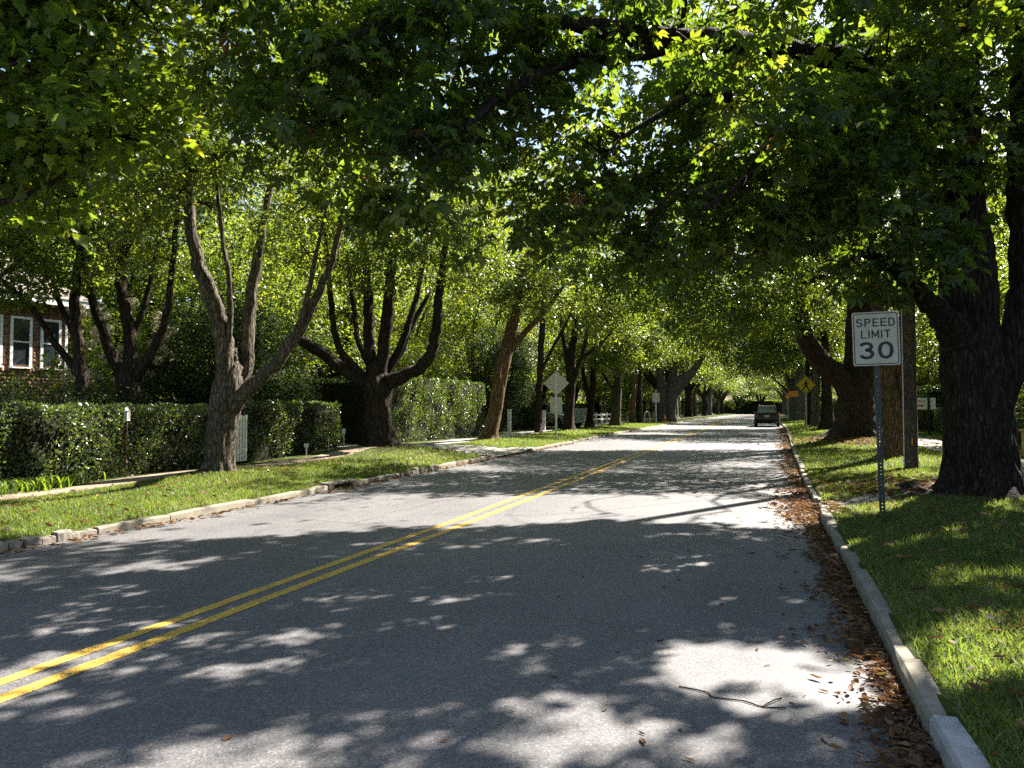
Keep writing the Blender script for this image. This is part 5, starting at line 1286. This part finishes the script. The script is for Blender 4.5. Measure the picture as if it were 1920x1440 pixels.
# three garden markers by the driveway
for x, y, h, pw, ph, lab in ((-12.72, 19.35, .34, .13, .11, 'small pale stake sign nearest the leaning tree by the low hedge'), (-12.75, 20.6, .38, .05, .08, 'narrow bare stake between two small signs by the driveway'), (-12.7, 21.4, .55, .12, .15, 'tallest small stake sign at the driveway corner')):
    s = empty('stake_sign', (x, y, gpt(x, y)), R(20)); tag(s, lab, 'sign')
    MB().box(-.014, .014, -.01, .01, -.1, h).build('stake', M['galv'], s)
    MB().prism(plate(pw, ph, h - ph * .3, .015), 'y', -.018, -.011).build('panel', M['alu'], s)

# wooden utility pole with transformer and crossarm
px, py = 3.14, 19.72
s = empty('utility_pole', (px, py, gpt(px, py))); tag(s, 'wooden utility pole with faded orange mark, in front of the two-stemmed tree', 'utility pole')
V, F = tube(catmull([(0, 0, -.3, .145), (0, 0, 3, .138), (.0, 0, 7, .125), (0, 0, 11.5, .105)], 6), 24, np.random.default_rng(4), .03, 0, .01)
link('pole', mesh_np('pole', V, F, smooth=True), M['pole'], s)
MB().box(-.012, .012, -.15, -.135, .55, .72).build('paint_mark', M['sign_orange'], s)
MB().cyl((-.15, -.03, -.1), (-.15, -.03, 5.5), .018, n=8).build('conduit', M['galv'], s)
MB().box(-1.2, 1.2, -.16, -.06, 10.6, 10.72).build('crossarm', M['pole'], s)
for x in (-1.05, -.5, .5, 1.05): MB().lathe([(.02, 10.722), (.045, 10.76), (.03, 10.8), (.045, 10.84), (.02, 10.88)], (x, -.11, 0), 10).build('insulator', M['galv'], s)
tr = MB().lathe([(.0, 9.1), (.2, 9.1), (.22, 9.14), (.22, 9.95), (.19, 10.02), (0, 10.04)], (-.36, 0, 0), 20).build('transformer', M['galv'], s, smooth=False)
for x in (-.44, -.28): MB().lathe([(.03, 10.03), (.045, 10.1), (.03, 10.15), (.02, 10.2)], (x, 0, 0), 10).build('bushing', M['bark_tan'], tr)

# low tan wall at the right edge
s = empty('garden_wall', (6.75, 24.8, gpt(6.75, 24.8))); tag(s, 'low tan stucco wall with flat cap at the right edge of the view', 'wall')
MB().box(0, 3.2, -.16, .16, -.2, .72).build('wall', M['tan'], s, .01); MB().box(-.05, 3.25, -.21, .21, .722, .79).build('cap', M['tan'], s, .012)

# ------------------------------------------------------------------ cars
def car(label, loc, rz, paint, tall=True):
    t = empty('parked_car', loc, rz); tag(t, label, 'car', 'parked cars')
    L, Wd = 4.6, 1.86
    # side profile (y from rear -L/2 to front L/2): lower body loft
    ys_ = [-2.30, -2.22, -1.6, -.6, .6, 1.3, 2.0, 2.24, 2.30]
    top = [.70, .98, 1.02, 1.02, 1.0, .96, .88, .80, .55]; bot = [.42, .34, .30, .28, .28, .28, .30, .34, .42]
    hw = [.80, .90, .93, .93, .93, .92, .88, .80, .70]
    V = []; 
    for y_, a, b_, h in zip(ys_, top, bot, hw):
        m_ = (a + b_) / 2 + .08
        V += [(-h * .93, y_, b_), (-h, y_, m_), (-h * .97, y_, a - .06), (-h * .86, y_, a), (h * .86, y_, a), (h * .97, y_, a - .06), (h, y_, m_), (h * .93, y_, b_)]
    k = 8; n = len(ys_)
    F = [(i * k + j, i * k + (j + 1) % k, (i + 1) * k + (j + 1) % k, (i + 1) * k + j) for i in range(n - 1) for j in range(k)]
    b = MB(); b.add(V, F + [tuple(range(k - 1, -1, -1)), tuple(range((n - 1) * k, n * k))])
    # greenhouse
    H = 1.66 if tall else 1.45
    g_ = [(-2.16, 1.0, .80), (-1.75, H - .06, .62), (-1.5, H, .62), (.2, H, .64), (.55, H - .05, .62), (1.35, .97, .80)]
    V = [];
    for y_, z, h in g_: V += [(-h, y_, z), (h, y_, z)]
    base = [(-.82, -2.16, .98), (.82, -2.16, .98), (.82, 1.35, .95), (-.82, 1.35, .95)]
    F = [(2 * i, 2 * i + 1, 2 * i + 3, 2 * i + 2) for i in range(5)] + [tuple([2 * i for i in range(6)]), tuple([2 * i + 1 for i in range(5, -1, -1)]), (0, 10, 11, 1)]
    b.add(V, F)
    body = b.build('body', paint, t, .02)
    def quad(name, pts, mat): 
        return link(name, mesh_np(name, np.array(pts), np.array([(0, 1, 2, 3)])), mat, t)
    quad('rear_window', [(-.70, -2.115, 1.09), (.70, -2.115, 1.09), (.58, -1.815, H - .12), (-.58, -1.815, H - .12)], M['car_glass'])
    quad('windscreen', [(.72, 1.27, 1.04), (-.72, 1.27, 1.04), (-.57, .65, H - .10), (.57, .65, H - .10)], M['glass'])
    for sx in (-1, 1):
        for y0, y1 in ((-1.55, -.75), (-.68, .15), (.2, .75)):
            z1 = H - .13 if y1 < .5 else H - .32
            quad('side_window', [(sx * .795, y0, 1.06), (sx * .795, y1, 1.06), (sx * .672, y1 - .03, z1), (sx * .65, y0 + .03, H - .13)][::sx], M['glass'])
        MB().prism([(-2.27, .80), (-2.10, .80), (-2.02, 1.0), (-2.2, 1.0)], 'x', sx * .66, sx * .915).build('taillight', M['lamp_red'], t, .01)
        MB().prism([(2.14, .66), (2.27, .66), (2.2, .82), (2.06, .82)], 'x', sx * .5, sx * .86).build('headlight', M['sign_white'], t, .01)
        MB().box(sx * .95 - .09, sx * .95 + .09, .72, .84, 1.02, 1.16).build('mirror', paint, t, .02)
        if tall:
            MB().box(sx * .56 - .02, sx * .56 + .02, -1.5, .2, H + .03, H + .06).build('roof_rail', M['galv'], t, .008)
        for y_ in (-1.42, 1.40):
            w = MB().cyl((sx * .72, y_, .35), (sx * .935, y_, .35), .35, n=28).build('wheel', M['rubber'], t, .03)
            MB().cyl((sx * .938, y_, .35), (sx * .945, y_, .35), .235, .21, n=20).build('rim', M['rim'], w)
    MB().box(-.9, .9, -2.36, -2.2, .42, .62).build('bumper', M['rubber'], t, .03)
    MB().prism(plate(.34, .17, .84, .01), 'y', -2.285, -2.265).build('licence_plate', M['sign_white'], t)
    return t
car('black estate car with red tail lights parked against the right kerb', (-.02, 64.0, float(gz(62)) + .005), 0, M['black_paint'])
car('pale silver car half hidden behind trees on the left', (-13.6, 50.0, gpt(-13.6, 50) + .03), R(-125), M['silver_paint'])

# ------------------------------------------------------------------ shingled house
hx, hy_ = -26.0, 23.0
h = empty('shingled_house', (hx, hy_, gpt(hx, hy_)), R(-10))
tag(h, 'brown shingled house with white trimmed windows beyond the near hedge', 'house')
# local frame: wall along -Y from the corner, facing +X
Wl, Z1 = 9.0, 5.4
MB().box(-6, -.02, -Wl, -.02, -.3, Z1).build('wall', M['shingle'], h)
wins = [(-.95, -.35), (-2.05, -1.45), (-3.05, -2.5), (-5.6, -4.6), (-7.8, -6.8)]; wz = (3.05, 4.75)
rs = np.random.default_rng(6); Vs, Fs, off = [], [], 0
box_f = np.array([(0, 2, 3, 1), (4, 5, 7, 6), (0, 1, 5, 4), (2, 6, 7, 3), (0, 4, 6, 2), (1, 3, 7, 5)])
def shingles(front):
    global off
    z = .1; row = 0
    lim = Wl if front else 6.0
    while z < Z1 - .02:
        y_ = 0.0
        while y_ < lim:
            w = rs.uniform(.11, .22); a0, a1 = -min(y_ + w, lim), -y_ - .006; y_ += w
            if front and any(a0 < b1 + .1 and a1 > b0 - .1 for b0, b1 in wins) and wz[0] - .2 < z < wz[1] + .06: continue
            d0 = .030 + rs.uniform(0, .008); d1 = .008
            z0, z1 = z + rs.uniform(-.004, .004), z + .165
            if front: v = [(0, a0, z0), (d0, a0, z0), (0, a1, z0), (d0, a1, z0), (0, a0, z1), (d1, a0, z1), (0, a1, z1), (d1, a1, z1)]
            else: v = [(a0, -.0, z0), (a1, -.0, z0), (a0, d0, z0), (a1, d0, z0), (a0, 0, z1), (a1, 0, z1), (a0, d1, z1), (a1, d1, z1)]
            Vs.append(np.array(v) - (np.array([.02, 0, 0]) if front else np.array([0, .02, 0]))); Fs.append(box_f + off); off += 8
        z += .14; row += 1
shingles(True); shingles(False)
o = link('shingles', mesh_np('shingles', np.vstack(Vs), np.vstack(Fs)), M['shingle'], h); o['kind'] = 'stuff'
for y0, y1 in wins:
    w = MB(); x0, x1 = .0, .06; z0, z1 = wz
    for bx_ in ((y0 - .09, y0, z0 - .09, z1 + .09), (y1, y1 + .09, z0 - .09, z1 + .09)): w.box(x0, x1, bx_[0], bx_[1], bx_[2], bx_[3])
    w.box(x0, x1 - .002, y0, y1, z1, z1 + .09)
    fr = w.build('window', M['white'], h)
    MB().box(-.02, .012, y0, y1, z0, z1).build('pane', M['glass'], fr)
    MB().box(.013, .035, y0, y1, (z0 + z1) / 2 - .025, (z0 + z1) / 2 + .025).build('meeting_rail', M['white'], fr)
    MB().box(-.01, .12, y0 - .12, y1 + .12, z0 - .14, z0 - .092).build('sill', M['white'], fr)
MB().box(.0, .04, -.09, .0, -.1, Z1 - .01).build('corner_board', M['white'], h)
MB().box(-6.6, .62, -Wl - .6, .62, Z1, Z1 + .10).build('eave', M['white'], h)
MB().box(.56, .66, -Wl - .64, .66, Z1 - .06, Z1 + .22).build('fascia', M['white'], h)
rf = MB(); rf.add([(.7, -Wl - .7, Z1 + .2), (.7, .7, Z1 + .2), (-6.7, .7, Z1 + .2), (-6.7, -Wl - .7, Z1 + .2), (-3, -2.8, Z1 + 2.9), (-3, -Wl + 2.2, Z1 + 2.9)],
       [(0, 1, 4, 5), (1, 2, 4), (2, 3, 5, 4), (3, 0, 5), (3, 2, 1, 0)])
rf.build('roof', M['roof'], h)
